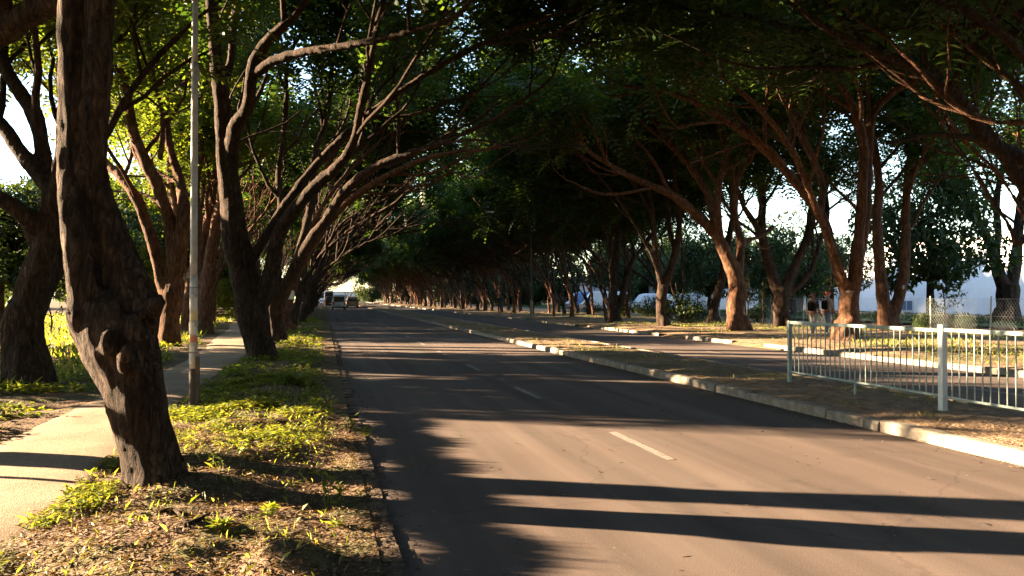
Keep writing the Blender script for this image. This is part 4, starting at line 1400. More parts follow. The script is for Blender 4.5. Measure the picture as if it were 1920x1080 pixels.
# litter: straw, bark flakes, dead leaflets
X, Y = sample(24000, -2.0, .42, 3.0, 10, lambda x, y: np.clip((x - pathc(y) - .55) / .2, 0, 1) * (.35 + .65 * vn(x * 3, y * 3, 47)))
n = len(X)
rec = np.zeros((n, 10))
rec[:, 0] = X; rec[:, 1] = Y; rec[:, 2] = hl(X, Y) + .004 + .02 * nr.rand(n)
an = nr.rand(n) * 6.283
rec[:, 3] = np.cos(an); rec[:, 4] = np.sin(an); rec[:, 5] = (nr.rand(n) - .4) * .7
rec[:, 6:8] = (nr.rand(n, 2) - .5) * 1.6; rec[:, 8] = 1
rec[:, 9] = .025 + .05 * nr.rand(n)
lt = (LF[0] * np.array([1, .45, 1]), LF[1])
link('leaf_litter', scatter_mesh('leaf_litter', rec, lt, M_litter), None, None, False, 'stuff')
# debris on the asphalt beside the kerbs and median dirt
X, Y = sample(2600, .46, 1.0, 3.0, 30, lambda x, y: np.exp(-(x - .46) / .12), 1.5)
X2, Y2 = sample(2600, 6.0, 6.46, 5, 30, lambda x, y: np.exp(-(6.46 - x) / .12), 1.5)
X3, Y3 = sample(7000, 6.65, 8.75, 5.5, 34, lambda x, y: .3 + .7 * vn(x * 2, y * 2, 51), 1.6)
X4, Y4 = sample(9000, 13.8, 25, 14, 50, lambda x, y: .2 + .8 * (vn(x * .8, y * .8, 52) > .5), 1.4)
X5, Y5 = sample(420, .6, 6.4, 3.2, 26, lambda x, y: x * 0 + 1, 1.4)
X = np.concatenate([X, X5]); Y = np.concatenate([Y, Y5])
X = np.concatenate([X, X2, X3, X4]); Y = np.concatenate([Y, Y2, Y3, Y4])
Z = np.concatenate([X[:len(Y) - len(X2) - len(X3) - len(X4)] * 0 + .003, X2 * 0 + .003, hm(X3, Y3), hr(X4, Y4)])
n = len(X)
rec = np.zeros((n, 10))
rec[:, 0] = X; rec[:, 1] = Y; rec[:, 2] = Z + .003 + .012 * nr.rand(n)
an = nr.rand(n) * 6.283
rec[:, 3] = np.cos(an); rec[:, 4] = np.sin(an); rec[:, 5] = (nr.rand(n) - .4) * .5
rec[:, 6:8] = (nr.rand(n, 2) - .5) * 1.2; rec[:, 8] = 1
rec[:, 9] = (.02 + .05 * nr.rand(n)) * np.where(X > 13.7, 2.0, 1.0)
link('leaf_litter', scatter_mesh('leaf_litter', rec, lt, M_litter), None, None, False, 'stuff')
# grass in the left field, on the shaded bank, on the right verge
X, Y = sample(42000, -32, -3.5, 14, 75, lambda x, y: np.clip((-x - 4.6 + .6 * vn(y * .8, y * 0, 61)) / 1.0, 0, 1) * np.where(x > pathc(y) - 1.2, 0, 1), 1.5)
blades('grass', X, Y, hl(X, Y), .1 + .22 * nr.rand(len(X)), .012 + .012 * nr.rand(len(X)), M_grass, .6)
X, Y = sample(5000, -6.0, -3.5, 8, 30, lambda x, y: np.clip((vn(x * 1.2, y * 1.2, 63) - .4) * 3, 0, 1) * np.clip((pathc(y) - .85 - x) / .3, 0, 1), 1.2)
leaves_low('weeds', X, Y, hl(X, Y), .12, M_weed)
X, Y = sample(36000, 14.2, 27, 14, 70, lambda x, y: np.clip((vn(x * .5, y * .5, 71) - .48) * 5, 0, 1) * np.clip((x - 15) / 2, 0.1, 1), 1.5)
blades('grass', X, Y, hr(X, Y), .03 + .08 * nr.rand(len(X)), .006 + .006 * nr.rand(len(X)), M_grass, .9)
X, Y = sample(1500, 6.7, 8.7, 6, 40, lambda x, y: (vn(x * 2, y * 1.5, 73) > .68) * 1.0, 1.4)
blades('grass', X, Y, hm(X, Y), .03 + .06 * nr.rand(len(X)), .005 + .003 * nr.rand(len(X)), M_grass, .9)
X, Y = sample(16000, 33, 60, 20, 90, lambda x, y: x * 0 + .9, 1.4)
blades('grass', X, Y, Y * 0 + .22, .08 + .12 * nr.rand(len(X)), .03 + .02 * nr.rand(len(X)), M_lawn, .5)


# individual taller weeds near the kerb
def weed(px, py, d, h, seed, label, nst=3):
    q = P(px, py, d)
    z = float(hl(q.x, q.y)) if q.x < .4 else 0
    rng = random.Random(seed)
    r = empty('weed_plant', (q.x, q.y, z), 0, label, 'weed', 'leafy weeds along the verge edge')
    st, rec = MB(), []
    for k in range(nst):
        pts = [Vector((rng.uniform(-.03, .03), rng.uniform(-.03, .03), -.02))]
        dd = Vector((rng.uniform(-.3, .3), rng.uniform(-.3, .3), 1))
        for j in range(4):
            dd += rvec(rng) * .2
            pts.append(pts[-1] + dd.normalized() * h * rng.uniform(.7, 1.1) / 4)
        st.tube(pts, [.005, .0045, .004, .003, .002], 4, caps=False)
        for j in range(9):
            i = rng.randint(1, 4)
            a = Vector((rng.uniform(-1, 1), rng.uniform(-1, 1), rng.uniform(-.1, .6)))
            p = pts[i] + rvec(rng) * .01
            rec.append((*p, *a, rng.uniform(-.4, .4), rng.uniform(-.4, .4), 1, rng.uniform(.05, .1)))
    st.build('stem', M_weed, r)
    link('leaves', scatter_mesh('leaves', rec, LF, M_weed), None, r)


wl = [(575, 745, 12.4, .32, 4, 'upright bright weed standing where the lit bank meets the shade'),
      (612, 795, 10.0, .3, 5, 'bushy lit weed at the right end of the sunny bank'),
      (604, 845, 8.4, .16, 3, 'small lit weed below the bushy one, near the road edge'),
      (683, 832, 8.9, .14, 3, 'little weed rooted at the road edging, overhanging the asphalt'),
      (655, 815, 9.2, .18, 4, 'low weed clump on the edging just before the overhanging one'),
      (614, 985, 5.9, .26, 3, 'tall thin weed in the dark lower strip, drooping leaf tips'),
      (641, 978, 5.9, .2, 2, 'narrow weed right beside the tall drooping one'),
      (633, 1035, 5.3, .06, 2, 'tiny bright seedling on the dark soil near the bottom'),
      (452, 875, 7.4, .16, 4, 'pale weed tuft between the two trunk shadows'),
      (505, 1010, 5.5, .1, 4, 'leafy tuft in the litter, bottom centre of the verge'),
      (395, 905, 6.7, .14, 2, 'weed sprig just right of the near trunk foot'),
      (410, 1040, 5.0, .08, 4, 'small lit weed at the lower left of the litter')]
for k, (px, py, d, h, n_, lb) in enumerate(wl):
    weed(px, py, d, h, 100 + k, lb, n_)
# fallen stick in the litter
def stick(pl, d, r0, label):
    pts = []
    for (px, py) in pl:
        q = P(px, py, d)
        # drop onto the ground along the sight line
        for _ in range(6):
            g = float(hl(q.x, q.y)) + .03
            dirv = (q - Vector((0, 0, HC)))
            q = Vector((0, 0, HC)) + dirv * ((g - HC) / dirv.z)
        pts.append(q)
    p, r = spline(pts, [r0] * len(pts), .06)
    mb = MB()
    mb.tube(p, [r0 * (1 - .5 * k / len(p)) for k in range(len(p))], 6, .3)
    o = mb.build('fallen_stick', M_bark, None, True)
    tag(o, label, 'stick')
stick([(300, 960), (325, 955), (345, 975), (358, 990)], 6, .014, 'crooked twig lying at the foot of the near trunk')
stick([(345, 985), (370, 975), (392, 963)], 6, .016, 'short dark fallen stick crossing the end of the crooked twig')

# ------------------------------------------------------------------ lamp pole on the left
q = P(362, 762, 11.2)
pole = empty('lamp_pole', (q.x, q.y, float(hl(q.x, q.y))), 0, 'tall white street pole beside the path with a dark poster-covered lower shaft', 'pole')
def cyl(name, r0, r1, z0, z1, mat, parent, n=14, x=0, y=0, rough=0):
    mb = MB()
    k = max(2, int((z1 - z0) / .4))
    mb.tube([Vector((x, y, z0 + (z1 - z0) * j / k)) for j in range(k + 1)], [r0 + (r1 - r0) * j / k for j in range(k + 1)], n, rough)
    o = mb.build(name, mat, parent)
    me = o.data
    for p in me.polygons:
        p.use_smooth = len(p.vertices) == 4
    return o
cyl('lower_shaft', .058, .056, -.2, .55, M_polebase, pole, rough=.06)
cyl('middle_shaft', .054, .052, .55, 1.9, M_polemid, pole)
cyl('shaft', .050, .047, 1.9, 4.9, M_polew, pole)
cyl('collar', .056, .056, 4.86, 4.98, M_galv, pole)
cyl('upper_shaft', .044, .038, 4.98, 9.0, M_galv, pole)
mb = MB(); mb.box(.02, .075, -.08, -.03, 4.72, 4.88); mb.build('clamp', M_galv, pole)
mb = MB(); mb.box(.035, .085, -.06, .04, -.15, .72); bevel(mb.build('base_stub', M_polebase, pole), .008)
mb = MB()
mb.tube([Vector((0, 0, 8.95)), Vector((.6, 0, 9.25)), Vector((1.8, 0, 9.35))], [.035, .03, .028], 8)
mb.build('arm', M_galv, pole)
mb = MB(); mb.box(1.7, 2.35, -.12, .12, 9.3, 9.42); bevel(mb.build('lantern', M_galv, pole), .03)
rng = random.Random(3)
for k, (z, hgt, a0, a1, mi) in enumerate([(1.62, .05, -2.9, .2, 4), (1.40, .17, -2.6, -.4, 1), (1.25, .14, -2.2, -.2, 3), (1.05, .17, -2.9, -.8, 0), (.93, .10, -2.4, -.1, 2), (.80, .08, -2.9, -1.2, 0), (.62, .16, -2.8, -1.4, 1), (1.15, .1, -1.2, .1, 4), (.70, .22, -.9, -.1, 4)]):
    vs, fs = [], []
    m = 8
    for j in range(m + 1):
        a = a0 + (a1 - a0) * j / m
        r = .058 + rng.uniform(0, .003)
        vs += [(math.cos(a) * r, math.sin(a) * r, z + rng.uniform(-.008, .008)), (math.cos(a) * r, math.sin(a) * r, z + hgt + rng.uniform(-.01, .01))]
    for j in range(m): fs.append((2 * j, 2 * j + 2, 2 * j + 3, 2 * j + 1))
    mb = MB(); mb.add(vs, fs)
    o = mb.build('poster', M_paper[mi], pole)
    sm = o.modifiers.new('s', 'SOLIDIFY'); sm.thickness = .002
mb = MB()
for z in (.78, 1.72):
    mb.tube([Vector((math.cos(a) * .064, math.sin(a) * .064, z)) for a in np.linspace(0, 6.28, 13)], [.004] * 13, 4)
mb.build('wire_band', M_dark, pole)


def street_lamp(x, y, h, label, arm=2.6, sgn=-1):
    r = empty('street_lamp', (x, y, .1), 0, label, 'street lamp')
    cyl('pole_base', .10, .095, -.2, 1.3, M_conc, r)
    cyl('pole', .05, .038, 1.3, h, M_polebase, r)
    mb = MB()
    mb.tube([Vector((0, 0, h - .05)), Vector((sgn * arm * .4, 0, h + .35)), Vector((sgn * arm, 0, h + .4))], [.04, .032, .03], 8)
    mb.build('arm', M_dark, r)
    mb = MB(); mb.box(min(sgn * arm, sgn * (arm + .7)), max(sgn * arm, sgn * (arm + .7)), -.14, .14, h + .36, h + .48)
    o = bevel(mb.build('lantern', M_railw, r), .04)
street_lamp(13.95, 51.5, 6.9, 'thin grey street lamp rising among the trunks by the far kerb, concrete foot')
street_lamp(13.95, 128, 8.2, 'pale street lamp far along the right kerb row')

# ------------------------------------------------------------------ railing on the median
RX = 7.75
def rail_panel(root, y0, y1, n, zb=.21, zt=1.06):
    mb = MB(); mb.box(-.02, .02, y0, y1, zt - .05, zt); bevel(mb.build('top_rail', M_rail, root), .006)
    mb = MB(); mb.box(-.015, .015, y0, y1, zb - .03, zb); bevel(mb.build('bottom_rail', M_rail, root), .005)
    mb = MB(); mb.box(-.0065, .0065, -.0065, .0065, zb, zt - .05)
    me = mb.mesh('baluster'); me.materials.append(M_rail)
    for k in range(n):
        b = link('baluster', me, None, root)
        b.location = (0, y0 + (y1 - y0) * (k + 1) / (n + 1), 0)
        b.rotation_euler = (0, 0, random.Random(k).uniform(-.05, .05))
    mb = MB(); mb.box(-.012, .012, -.012, .012, -.12, zb - .03)
    b = mb.build('foot', M_rail, root); b.location = (0, (y0 + y1) / 2, 0)
gz = .14
r1 = empty('guard_railing', (RX, 8.37, gz), 0, 'mint railing panel with slim upright bars, ending at a dark post by the dirt', 'railing', 'railing panels on the median')
rail_panel(r1, .045, 3.33, 27)
mb = MB(); mb.box(-.03, .03, 3.33, 3.39, -.2, 1.07); bevel(mb.build('post', M_rail, r1), .006)
r2 = empty('guard_railing', (RX, 8.37, gz), 0, 'white railing panel running off the right edge, with a thick white post', 'railing', 'railing panels on the median')
rail_panel(r2, -3.3, -.04, 27, .2, 1.07)
mb = MB(); mb.box(-.04, .04, -.04, .04, -.2, 1.11); bevel(mb.build('post', M_railw, r2), .006)
mb = MB(); mb.box(-.05, .05, -.05, .05, -.03, .012); mb.build('base_plate', M_galv, r2)

# ------------------------------------------------------------------ chain-link fence
FX = 27.6
fr = empty('chain_link_fence', (FX, 20, .05), 0, 'chain-link fence on thin posts behind the right-hand trees', 'fence')
mb = MB(); mb.tube([Vector((0, 0, -.2)), Vector((0, 0, 1.62))], [.035, .032], 8)
pm = mb.mesh('post'); pm.materials.append(M_galv)
for k in range(22):
    b = link('post', pm, None, fr); b.location = (0, k * 3.3 + .6, 0); b.rotation_euler = (random.Random(k).uniform(-.03, .03), random.Random(k + 50).uniform(-.03, .03), 0)
mb = MB()
H, sp = 1.5, .15
for k in range(int(30 / sp)):
    y0 = k * sp
    for s in (1, -1):
        a = Vector((.004 * s, y0, .03)); b = Vector((.004 * s, y0 + s * H * .75, H))
        mb.tube([a, b], [.003, .003], 3, caps=False)
mb.build('wire_mesh', M_galv, fr, kind='stuff')
for z in (.75, 1.5):
    mb = MB(); mb.tube([Vector((.01, 0, z)), Vector((.01, 70, z))], [.004, .004], 4); mb.build('line_wire', M_galv, fr)


# ------------------------------------------------------------------ buildings
def building(name, x, y, w, dpt, h, label, wall, roof_h=0, wins=(), rz=0, floors=1, eave=.4):
    """front face looks towards -x; w along y, dpt along x. wins: (y, z, w, h)"""
    r = empty(name, (x, y, .2), rz, label, 'building')
    mb = MB(); mb.box(0, dpt, -w / 2, w / 2, -.5, h); mb.build('wall', wall, r)
    if roof_h:
        mb = MB()
        e = eave
        vs = [(-e, -w / 2 - e, h), (dpt + e, -w / 2 - e, h), (dpt + e, w / 2 + e, h), (-e, w / 2 + e, h), (dpt / 2, -w / 2 - e, h + roof_h), (dpt / 2, w / 2 + e, h + roof_h)]
        vs += [(a, b, c + .14) for a, b, c in vs]
        mb.add(vs, [(0, 1, 2, 3), (6, 10, 11, 9), (7, 8, 11, 10), (6, 7, 10), (8, 9, 11), (0, 3, 9, 6), (1, 7, 8, 2), (0, 6, 7, 1), (3, 2, 8, 9)])
        mb.build('roof', M_roof, r)
    else:
        mb = MB(); mb.box(-.15, dpt + .15, -w / 2 - .15, w / 2 + .15, h, h + .25); mb.build('parapet', M_roof, r)
    for (a, z, ww, hh) in wins:
        f = MB()
        f.box(-.06, .0, a - ww / 2 - .08, a + ww / 2 + .08, z - .08, z)
        f.box(-.06, .0, a - ww / 2 - .08, a + ww / 2 + .08, z + hh, z + hh + .08)
        f.box(-.06, .0, a - ww / 2 - .08, a - ww / 2, z, z + hh)
        f.box(-.06, .0, a + ww / 2, a + ww / 2 + .08, z, z + hh)
        f.box(-.05, .0, a - .03, a + .03, z, z + hh)
        fo = f.build('window', M_railw, r)
        g = MB(); g.box(-.02, .01, a - ww / 2, a + ww / 2, z, z + hh); g.build('pane', M_winblue, fo)
    return r


b = building('hall', 52, 75, 25, 9, 4.0, 'long white single-storey hall with a grey pitched roof, seen behind the fan-shaped tree', M_wallw, 2.0, [(-6, .9, 1.6, 1.3), (-1, .9, 1.6, 1.3), (4, .9, 1.6, 1.3), (9, .9, 1.6, 1.3)])
mb = MB(); mb.box(-2.6, -.02, -3, 6, 2.55, 2.75); mb.build('awning', M_roof, b)
for yy_ in (-2.8, 1.5, 5.8):
    mb = MB(); mb.box(-2.5, -2.38, yy_ - .06, yy_ + .06, -.2, 2.55); mb.build('awning_post', M_railw, b)
building('warehouse', 50, 49.5, 25, 20, 5.9, 'plain white warehouse wall standing across the lawn, right of the hall', M_wallw, 0, [(8.5, .3, 1.4, .8), (-6, 3.8, 1.6, .8)])
building('office_block', 130, 121, 16, 14, 14.0, 'tall pinkish white block rising above the warehouse at the right edge', M_wallp, 0, [(a, z, 1.8, 1.4) for a in (-5, -1.5, 2, 5.5) for z in (2, 5.2, 8.4, 11.6)])
building('office_block', 86, 144, 8, 8, 10, 'distant pale block with a column of blue windows behind the fluted tree', M_wallw, 0, [(a, z, 1.6, 1.6) for a in (-2.6, 0, 2.6) for z in (1.5, 4.2, 6.9)])
building('shed', 40, 84, 14, 7, 3.0, 'low white shed behind the parked vehicles across the fence', M_wallw, 1.2, [(-3, 1, 1.4, 1), (3, 1, 1.4, 1)])
building('kiosk', 32, 92, 5, 4, 3.0, 'small pale blue-grey kiosk seen between slender trunks', M_wallw, 0, [(0, 1.1, 2, 1)])
# glimpsed buildings at the end of the avenue
building('terminal_building', 3, 262, 22, 10, 3.2, 'low bright white building closing the end of the avenue', M_wallw, 0, [(a, 1.0, 1.4, 1.2) for a in (-8, -4, 0, 4, 8)], rz=math.pi / 2)


# ------------------------------------------------------------------ vehicles
def vehicle(name, x, y, rz, paint, st, w, zb, zbelt, label, cat, group=None, van=False, wheel_r=.32, z=0.0):
    """st: stations from the rear (y=0): (y, belt height, roof height or None, half width factor)"""
    r = empty(name, (x, y, z), rz, label, cat, group)
    L = st[-1][0]
    body = MB()
    n = len(st)
    prof = []
    for (yy_, hb, ht, k) in st:
        ww = w / 2 * k
        prof.append([(-ww * .93, yy_, zb), (-ww, yy_, zb + (hb - zb) * .45), (-ww * .985, yy_, hb), (ww * .985, yy_, hb), (ww, yy_, zb + (hb - zb) * .45), (ww * .93, yy_, zb)])
    vs = [q for p in prof for q in p]
    fs = []
    for i in range(n - 1):
        for j in range(6):
            fs.append((i * 6 + j, i * 6 + (j + 1) % 6, (i + 1) * 6 + (j + 1) % 6, (i + 1) * 6 + j))
    fs.append((5, 4, 3, 2, 1, 0)); fs.append(tuple((n - 1) * 6 + j for j in range(6)))
    body.add(vs, [f[::-1] for f in fs])
    cab = [s for s in st if s[2]]
    cv, cf = [], []
    for (yy_, hb, ht, k) in cab:
        ww = w / 2 * k
        cv += [(-ww * .98, yy_, hb - .01), (-ww * .82, yy_, ht - .06), (-ww * .7, yy_, ht), (ww * .7, yy_, ht), (ww * .82, yy_, ht - .06), (ww * .98, yy_, hb - .01)]
    m = len(cab)
    for i in range(m - 1):
        for j in range(5):
            cf.append((i * 6 + j + 1, i * 6 + j, (i + 1) * 6 + j, (i + 1) * 6 + j + 1))
    cf.append((0, 1, 2, 3, 4, 5)); cf.append(tuple((m - 1) * 6 + j for j in range(5, -1, -1)))
    body.add(cv, cf)
    bevel(body.build('body', paint, r, False), .04, 2)
    # rear window, side windows, windscreen
    y0, hb, ht, k = cab[0]
    ww = w / 2 * k
    mb = MB(); mb.box(-ww * .78, ww * .78, y0 - .025, y0 + .01, hb + .06, ht - .13); mb.build('rear_window', M_glass, r)
    ys_, ye = cab[1][0] if m > 3 else cab[0][0], cab[-2][0]
    for s in (-1, 1):
        mb = MB()
        a0, a1 = ww * .985, ww * .845
        mb.add([(s * a0, y0 + .25, hb + .05), (s * a0, cab[-1][0] - .35, hb + .05), (s * a1, cab[-2][0] - .1, ht - .12), (s * a1, y0 + .3, ht - .12)], [(0, 1, 2, 3)])
        o = mb.build('side_window', M_glass, r); sm = o.modifiers.new('s', 'SOLIDIFY'); sm.thickness = .03; sm.offset = 0
    # lamps, bumper, plate
    for s in (-1, 1):
        mb = MB(); mb.box(min(s * w * .36, s * w * .475), max(s * w * .36, s * w * .475), -.03, .05, hb - .32, hb + .02); mb.build('tail_lamp', M_lampred, r)
        mb = MB(); mb.box(min(s * w * .3, s * w * .45), max(s * w * .3, s * w * .45), L - .05, L + .02, zbelt - .3, zbelt - .14); mb.build('headlight', M_railw, r)
        mb = MB(); mb.box(min(s * w * .5, s * w * .6), max(s * w * .5, s * w * .6), cab[-1][0] - .7, cab[-1][0] - .6, hb + .02, hb + .18); mb.build('mirror', M_dark, r)
    mb = MB(); mb.box(-w * .47, w * .47, -.08, .04, zb + .02, zb + .2); bevel(mb.build('bumper', M_dark if van else paint, r), .02)
    mb = MB(); mb.box(-.26, .26, -.1, -.085, zb + .3, zb + .42); mb.build('number_plate', M_plate, r)
    for (yw) in (L * .19, L * .81):
        for s in (-1, 1):
            mb = MB(); mb.tube([Vector((s * (w / 2 - .2), yw, wheel_r)), Vector((s * (w / 2 - .01), yw, wheel_r))], [wheel_r, wheel_r], 16)
            t = mb.build('wheel', M_tyre, r)
            mb = MB(); mb.tube([Vector((s * (w / 2 - .02), yw, wheel_r)), Vector((s * (w / 2 + .005), yw, wheel_r))], [wheel_r * .58, wheel_r * .5], 12)
            mb.build('rim', M_galv, t)
    return r


VAN = [(0, 1.0, 1.85, .96), (.25, 1.02, 1.98, 1), (3.2, 1.02, 2.0, 1), (3.75, 1.0, 1.9, 1), (4.4, .98, 1.05, .97), (4.75, .7, None, .9)]
CAR = [(0, .85, None, .9), (.35, .95, 1.0, .98), (.95, .95, 1.4, 1), (2.3, .93, 1.46, 1), (2.85, .93, 1.35, 1), (3.4, .92, .97, 1), (4.1, .78, None, .92), (4.3, .55, None, .85)]
SUV = [(0, 1.0, 1.55, .95), (.3, 1.05, 1.74, 1), (2.5, 1.03, 1.78, 1), (3.0, 1.02, 1.68, 1), (3.5, 1.0, 1.06, 1), (4.4, .92, None, .95), (4.6, .6, None, .88)]
BUS = [(0, 1.3, 2.9, .97), (.2, 1.3, 3.05, 1), (6, 1.3, 3.1, 1), (7.4, 1.3, 3.0, 1), (7.8, 1.25, 1.4, .98), (8, 1.0, None, .95)]
p_silver = mat_plain('silver_paint', (0.6, 0.62, 0.65), .35, .1)
p_brown = mat_plain('bronze_paint', (0.3, 0.2, 0.13), .35, .3)
p_dark = mat_plain('charcoal_paint', (0.04, 0.04, 0.05), .3)
p_red = mat_plain('red_paint', (0.45, 0.04, 0.03), .35)
p_white = mat_plain('white_car_paint', (0.75, 0.76, 0.78), .3)
p_blue = mat_plain('blue_car_paint', (0.1, 0.18, 0.4), .35)
vehicle('van', 1.95, 101, 0, p_silver, VAN, 1.72, .28, 1.0, 'silver van driving away in the left lane, dark rear window', 'van', van=True)
vehicle('suv', 4.45, 122, 0, p_brown, SUV, 1.82, .3, 1.0, 'brownish car in the right lane just beyond the silver van', 'car')
vehicle('car', 1.15, 128, 0, p_dark, SUV, 1.8, .3, 1.0, 'dark car ahead of the silver van at the left edge of the road', 'car')
vehicle('car', .95, 150, 0, p_red, CAR, 1.7, .25, .93, 'red car in the queue, beyond the dark car', 'car')
vehicle('minibus', 1.2, 168, 0, p_white, BUS, 2.1, .35, 1.2, 'white minibus at the bright end of the avenue', 'minibus', van=True, wheel_r=.4)
vehicle('minibus', -.6, 215, 0, p_white, BUS, 2.1, .35, 1.2, 'white minibus parked left of the road at its bright far end', 'minibus', van=True, wheel_r=.4)
vehicle('minibus', 3.9, 196, 0, p_white, VAN, 1.75, .28, 1.0, 'white van farthest down the road, right of the minibus', 'van', van=True)
vehicle('car', .2, 186, 0, p_white, CAR, 1.7, .25, .93, 'small white car on the verge at the far left of the queue', 'car')
for k, (x, y, rz, pnt, stn, lb, ct) in enumerate([
        (29.8, 73, 1.4, p_white, VAN, 'white van parked behind the fence, right of the twin trunk', 'van'),
        (33.5, 71, 1.5, p_white, SUV, 'white pickup-sized car parked behind the fence, near the dark bush', 'car'),
        (37.0, 70, 1.3, p_silver, SUV, 'silver car parked behind the fence, left of the fluted tree', 'car'),
        (30.8, 81, 1.5, p_blue, VAN, 'blue van parked behind the fence among the slender trunks', 'van')]):
    vehicle('van' if ct == 'van' else 'car', x, y, rz, pnt, stn, 1.8, .3, 1.0, lb, ct, None, stn is VAN, .33, .22)


# ------------------------------------------------------------------ people
def skin_mesh(nodes, edges, sub=2):
    """nodes: list of (x, y, z, r); edges pairs; node 0 is the root"""
    me = bpy.data.meshes.new('s')
    me.from_pydata([n[:3] for n in nodes], edges, [])
    o = bpy.data.objects.new('tmp', me)
    COL.objects.link(o)
    o.modifiers.new('skin', 'SKIN')
    sv = me.skin_vertices[0].data
    for k, n in enumerate(nodes):
        rr = n[3] if isinstance(n[3], tuple) else (n[3], n[3])
        sv[k].radius = rr
        sv[k].use_root = (k == 0)
    ss = o.modifiers.new('sub', 'SUBSURF'); ss.levels = sub; ss.render_levels = sub
    dg = bpy.context.evaluated_depsgraph_get()
    out = bpy.data.meshes.new_from_object(o.evaluated_get(dg))
    bpy.data.objects.remove(o)
    out.materials.clear()
    return out


def person(x, y, z, rz, h, cols, label, bag=False, cap=None, stride=.14, armf=.1):
    """cols: skin, top, trousers, hair, shoes; facing +y before rotation"""
    r = empty('person', (x, y, z), rz, label, 'person')
    k = h / 1.72
    def N(a, b, c, rad): return (a * k, b * k, c * k, tuple(q * k for q in rad) if isinstance(rad, tuple) else rad * k)
    mats = [mat_plain('figure_tone', c, .8) for c in cols]
    s = stride
    nodes = [N(0, 0, .96, (.15, .10)), N(0, 0, 1.12, (.13, .09)), N(0, .0, 1.30, (.155, .10)), N(0, 0, 1.42, (.09, .07)), N(0, .01, 1.50, .05), N(0, .02, 1.58, (.072, .085)), N(0, .02, 1.66, (.07, .085)),
             N(-.18, 0, 1.39, .05), N(-.23, -.02 - armf * .3, 1.14, .042), N(-.23, .05 - armf, .90, .034), N(-.23, .08 - armf, .80, .03),
             N(.18, 0, 1.39, .05), N(.23, -.02 + armf * .3, 1.14, .042), N(.22, .06 + armf, .90, .034), N(.22, .1 + armf, .80, .03),
             N(-.09, 0, .86, .085), N(-.10, s * .4, .50, .06), N(-.10, -s * .2 + s * .5, .10, .042), N(-.10, s * .5 + .12, .045, .035),
             N(.09, 0, .86, .085), N(.10, -s * .3, .50, .06), N(.10, -s * 1.2, .12, .042), N(.10, -s * 1.2 + .13, .05, .035)]
    edges = [(0, 1), (1, 2), (2, 3), (3, 4), (4, 5), (5, 6), (2, 7), (7, 8), (8, 9), (9, 10), (2, 11), (11, 12), (12, 13), (13, 14), (0, 15), (15, 16), (16, 17), (17, 18), (0, 19), (19, 20), (20, 21), (21, 22)]
    me = skin_mesh(nodes, edges)
    me.materials.append(mats[0])
    link('body', me, None, r, True)
    def grow_(idx, ed, f, name, mt, add=.014):
        nn = []
        for i in idx:
            q = nodes[i]
            rr = q[3] if isinstance(q[3], tuple) else (q[3], q[3])
            nn.append((q[0], q[1], q[2], tuple(v * f + add for v in rr)))
        mp = {i: j for j, i in enumerate(idx)}
        m2 = skin_mesh(nn, [(mp[a], mp[b_]) for a, b_ in ed])
        m2.materials.append(mt)
        return link(name, m2, None, r, True)
    grow_([0, 1, 2, 3, 7, 8, 11, 12], [(0, 1), (1, 2), (2, 3), (2, 7), (7, 8), (2, 11), (11, 12)], 1.04, 'shirt', mats[1])
    grow_([0, 15, 16, 17, 19, 20, 21], [(0, 15), (15, 16), (16, 17), (0, 19), (19, 20), (20, 21)], 1.05, 'trousers', mats[2], .01)
    for i in (18, 22):
        q = nodes[i]
        m2 = skin_mesh([(q[0], q[1] - .14 * k, .06 * k, .05 * k), (q[0], q[1] - .03 * k, .045 * k, .045 * k), (q[0], q[1] + .04 * k, .035 * k, .035 * k)], [(0, 1), (1, 2)])
        m2.materials.append(mats[4]); link('shoe', m2, None, r, True)
    m2 = skin_mesh([(0, -.0 * k, 1.66 * k, .084 * k), (0, .005 * k, 1.70 * k, .082 * k), (0, -.03 * k, 1.62 * k, .075 * k)], [(0, 1), (0, 2)])
    m2.materials.append(mats[3]); link('cap' if cap else 'hair', m2, None, r, True)
    if cap:
        mb = MB(); mb.tube([Vector((0, .07 * k, 1.67 * k)), Vector((0, .17 * k, 1.655 * k))], [.06 * k, .045 * k], 8)
        o = mb.build('cap_peak', mats[3], r); o.scale = (1, 1, 1)
    mb = MB()
    for s_ in (-1, 1):
        mb.box(s_ * .03 * k - .008, s_ * .03 * k + .008, .092 * k, .105 * k, 1.595 * k, 1.607 * k)
    mb.box(-.02 * k, .02 * k, .09 * k, .102 * k, 1.53 * k, 1.538 * k)
    mb.build('face', M_dark, r)
    if bag:
        mb = MB(); mb.box(-.13 * k, .13 * k, -.24 * k, -.1 * k, 1.02 * k, 1.40 * k)
        b_ = bevel(mb.build('backpack', M_black, r), .05, 3)
    return r


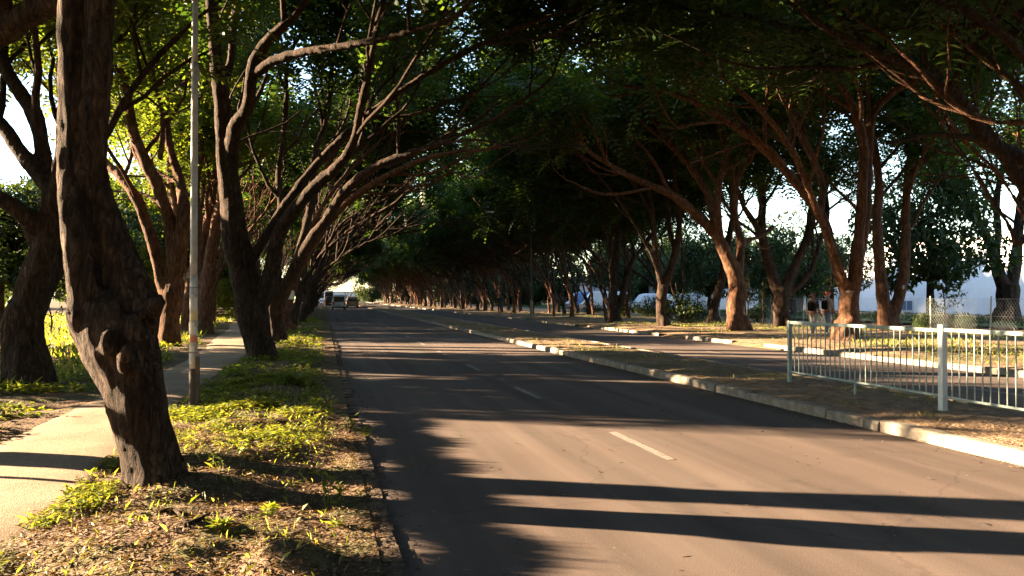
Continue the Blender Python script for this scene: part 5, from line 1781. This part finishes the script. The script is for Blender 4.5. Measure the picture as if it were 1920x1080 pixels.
rzp = math.radians(150)
q = P(1525, 633, 29); person(q.x, q.y, float(hr(q.x, q.y)), math.radians(-70), 1.55, [(0.16, .07, .045), (.03, .02, .02), (.32, .3, .28), (.07, .02, .015), (.5, .45, .4)], 'walker on the verge with a dark backpack and pale trousers, behind the railing', True)
q = P(1552, 633, 29); person(q.x, q.y, float(hr(q.x, q.y)), math.radians(-80), 1.58, [(0.3, .15, .1), (.26, .2, .17), (.16, .21, .28), (.3, .05, .04), (.5, .45, .4)], 'walker in a red cap, light top and pale blue jeans, beside the pale forked tree', True, True)
q = P(937, 589, 66); person(q.x, q.y, float(hr(q.x, q.y)), math.radians(160), 1.7, [(.06, .03, .02), (.02, .02, .025), (.02, .02, .025), (.015, .01, .01), (.02, .02, .02)], 'dark-clothed person standing alone under the far right-hand trees')

# details: pale scar on the forked tree, paper notice on a verge trunk
bpy.context.view_layer.update()
_dg = bpy.context.evaluated_depsgraph_get()


def on_trunk(px, py, key, w, h, name, mat, seed, tilt=0.0):
    """a small patch lying on the bark of the tree whose label holds key"""
    o = Vector((0, 0, HC))
    d = (P(px, py, 10) - o).normalized()
    for _ in range(8):
        ok, loc, nrm, i, ob, m = S.ray_cast(_dg, o, d, distance=80)
        if not ok: return
        t = ob
        while t.parent: t = t.parent
        if ob.name.startswith('trunk') and key in t.get('label', ''): break
        o = loc + d * .02
    else:
        return
    rng = random.Random(seed)
    q = nrm.to_track_quat('Z', 'Y')
    vs = [Vector((0, 0, .015))]
    n = 14
    for j in range(n):
        an = 6.2832 * j / n
        if name == 'notice':
            c = max(abs(math.cos(an)), abs(math.sin(an)))
            x, y = math.cos(an) / c * w, math.sin(an) / c * h
        else:
            r = 1 + rng.uniform(-.12, .12)
            x, y = math.cos(an) * w * r, math.sin(an) * h * r
        vs.append(Vector((x * math.cos(tilt) - y * math.sin(tilt), x * math.sin(tilt) + y * math.cos(tilt), .012)))
    mb = MB()
    mb.add(vs, [(0, 1 + j, 1 + (j + 1) % n) for j in range(n)])
    me = mb.mesh(name)
    me.transform(q.to_matrix().to_4x4())
    me.transform(Matrix.Translation(loc - t.location))
    ob = link(name, me, mat, t)
    sm = ob.modifiers.new('s', 'SOLIDIFY')
    sm.thickness = .03 if name != 'notice' else .004


M_scar = mat_noise('fresh_wood', [(0.3, (0.3, 0.25, 0.19)), (0.7, (0.5, 0.45, 0.38))], scale=12, rough=.8, bump=.2, bscale=60)
on_trunk(1590, 546, 'white branch scar', .07, .17, 'branch_scar', M_scar, 1, .5)
on_trunk(1694, 538, 'two upright lit stems', .05, .09, 'branch_scar', M_scar, 3, -.3)
on_trunk(546, 553, 'smooth orange trunk', .13, .19, 'notice', M_paper[0], 2)
bpy.context.view_layer.update()
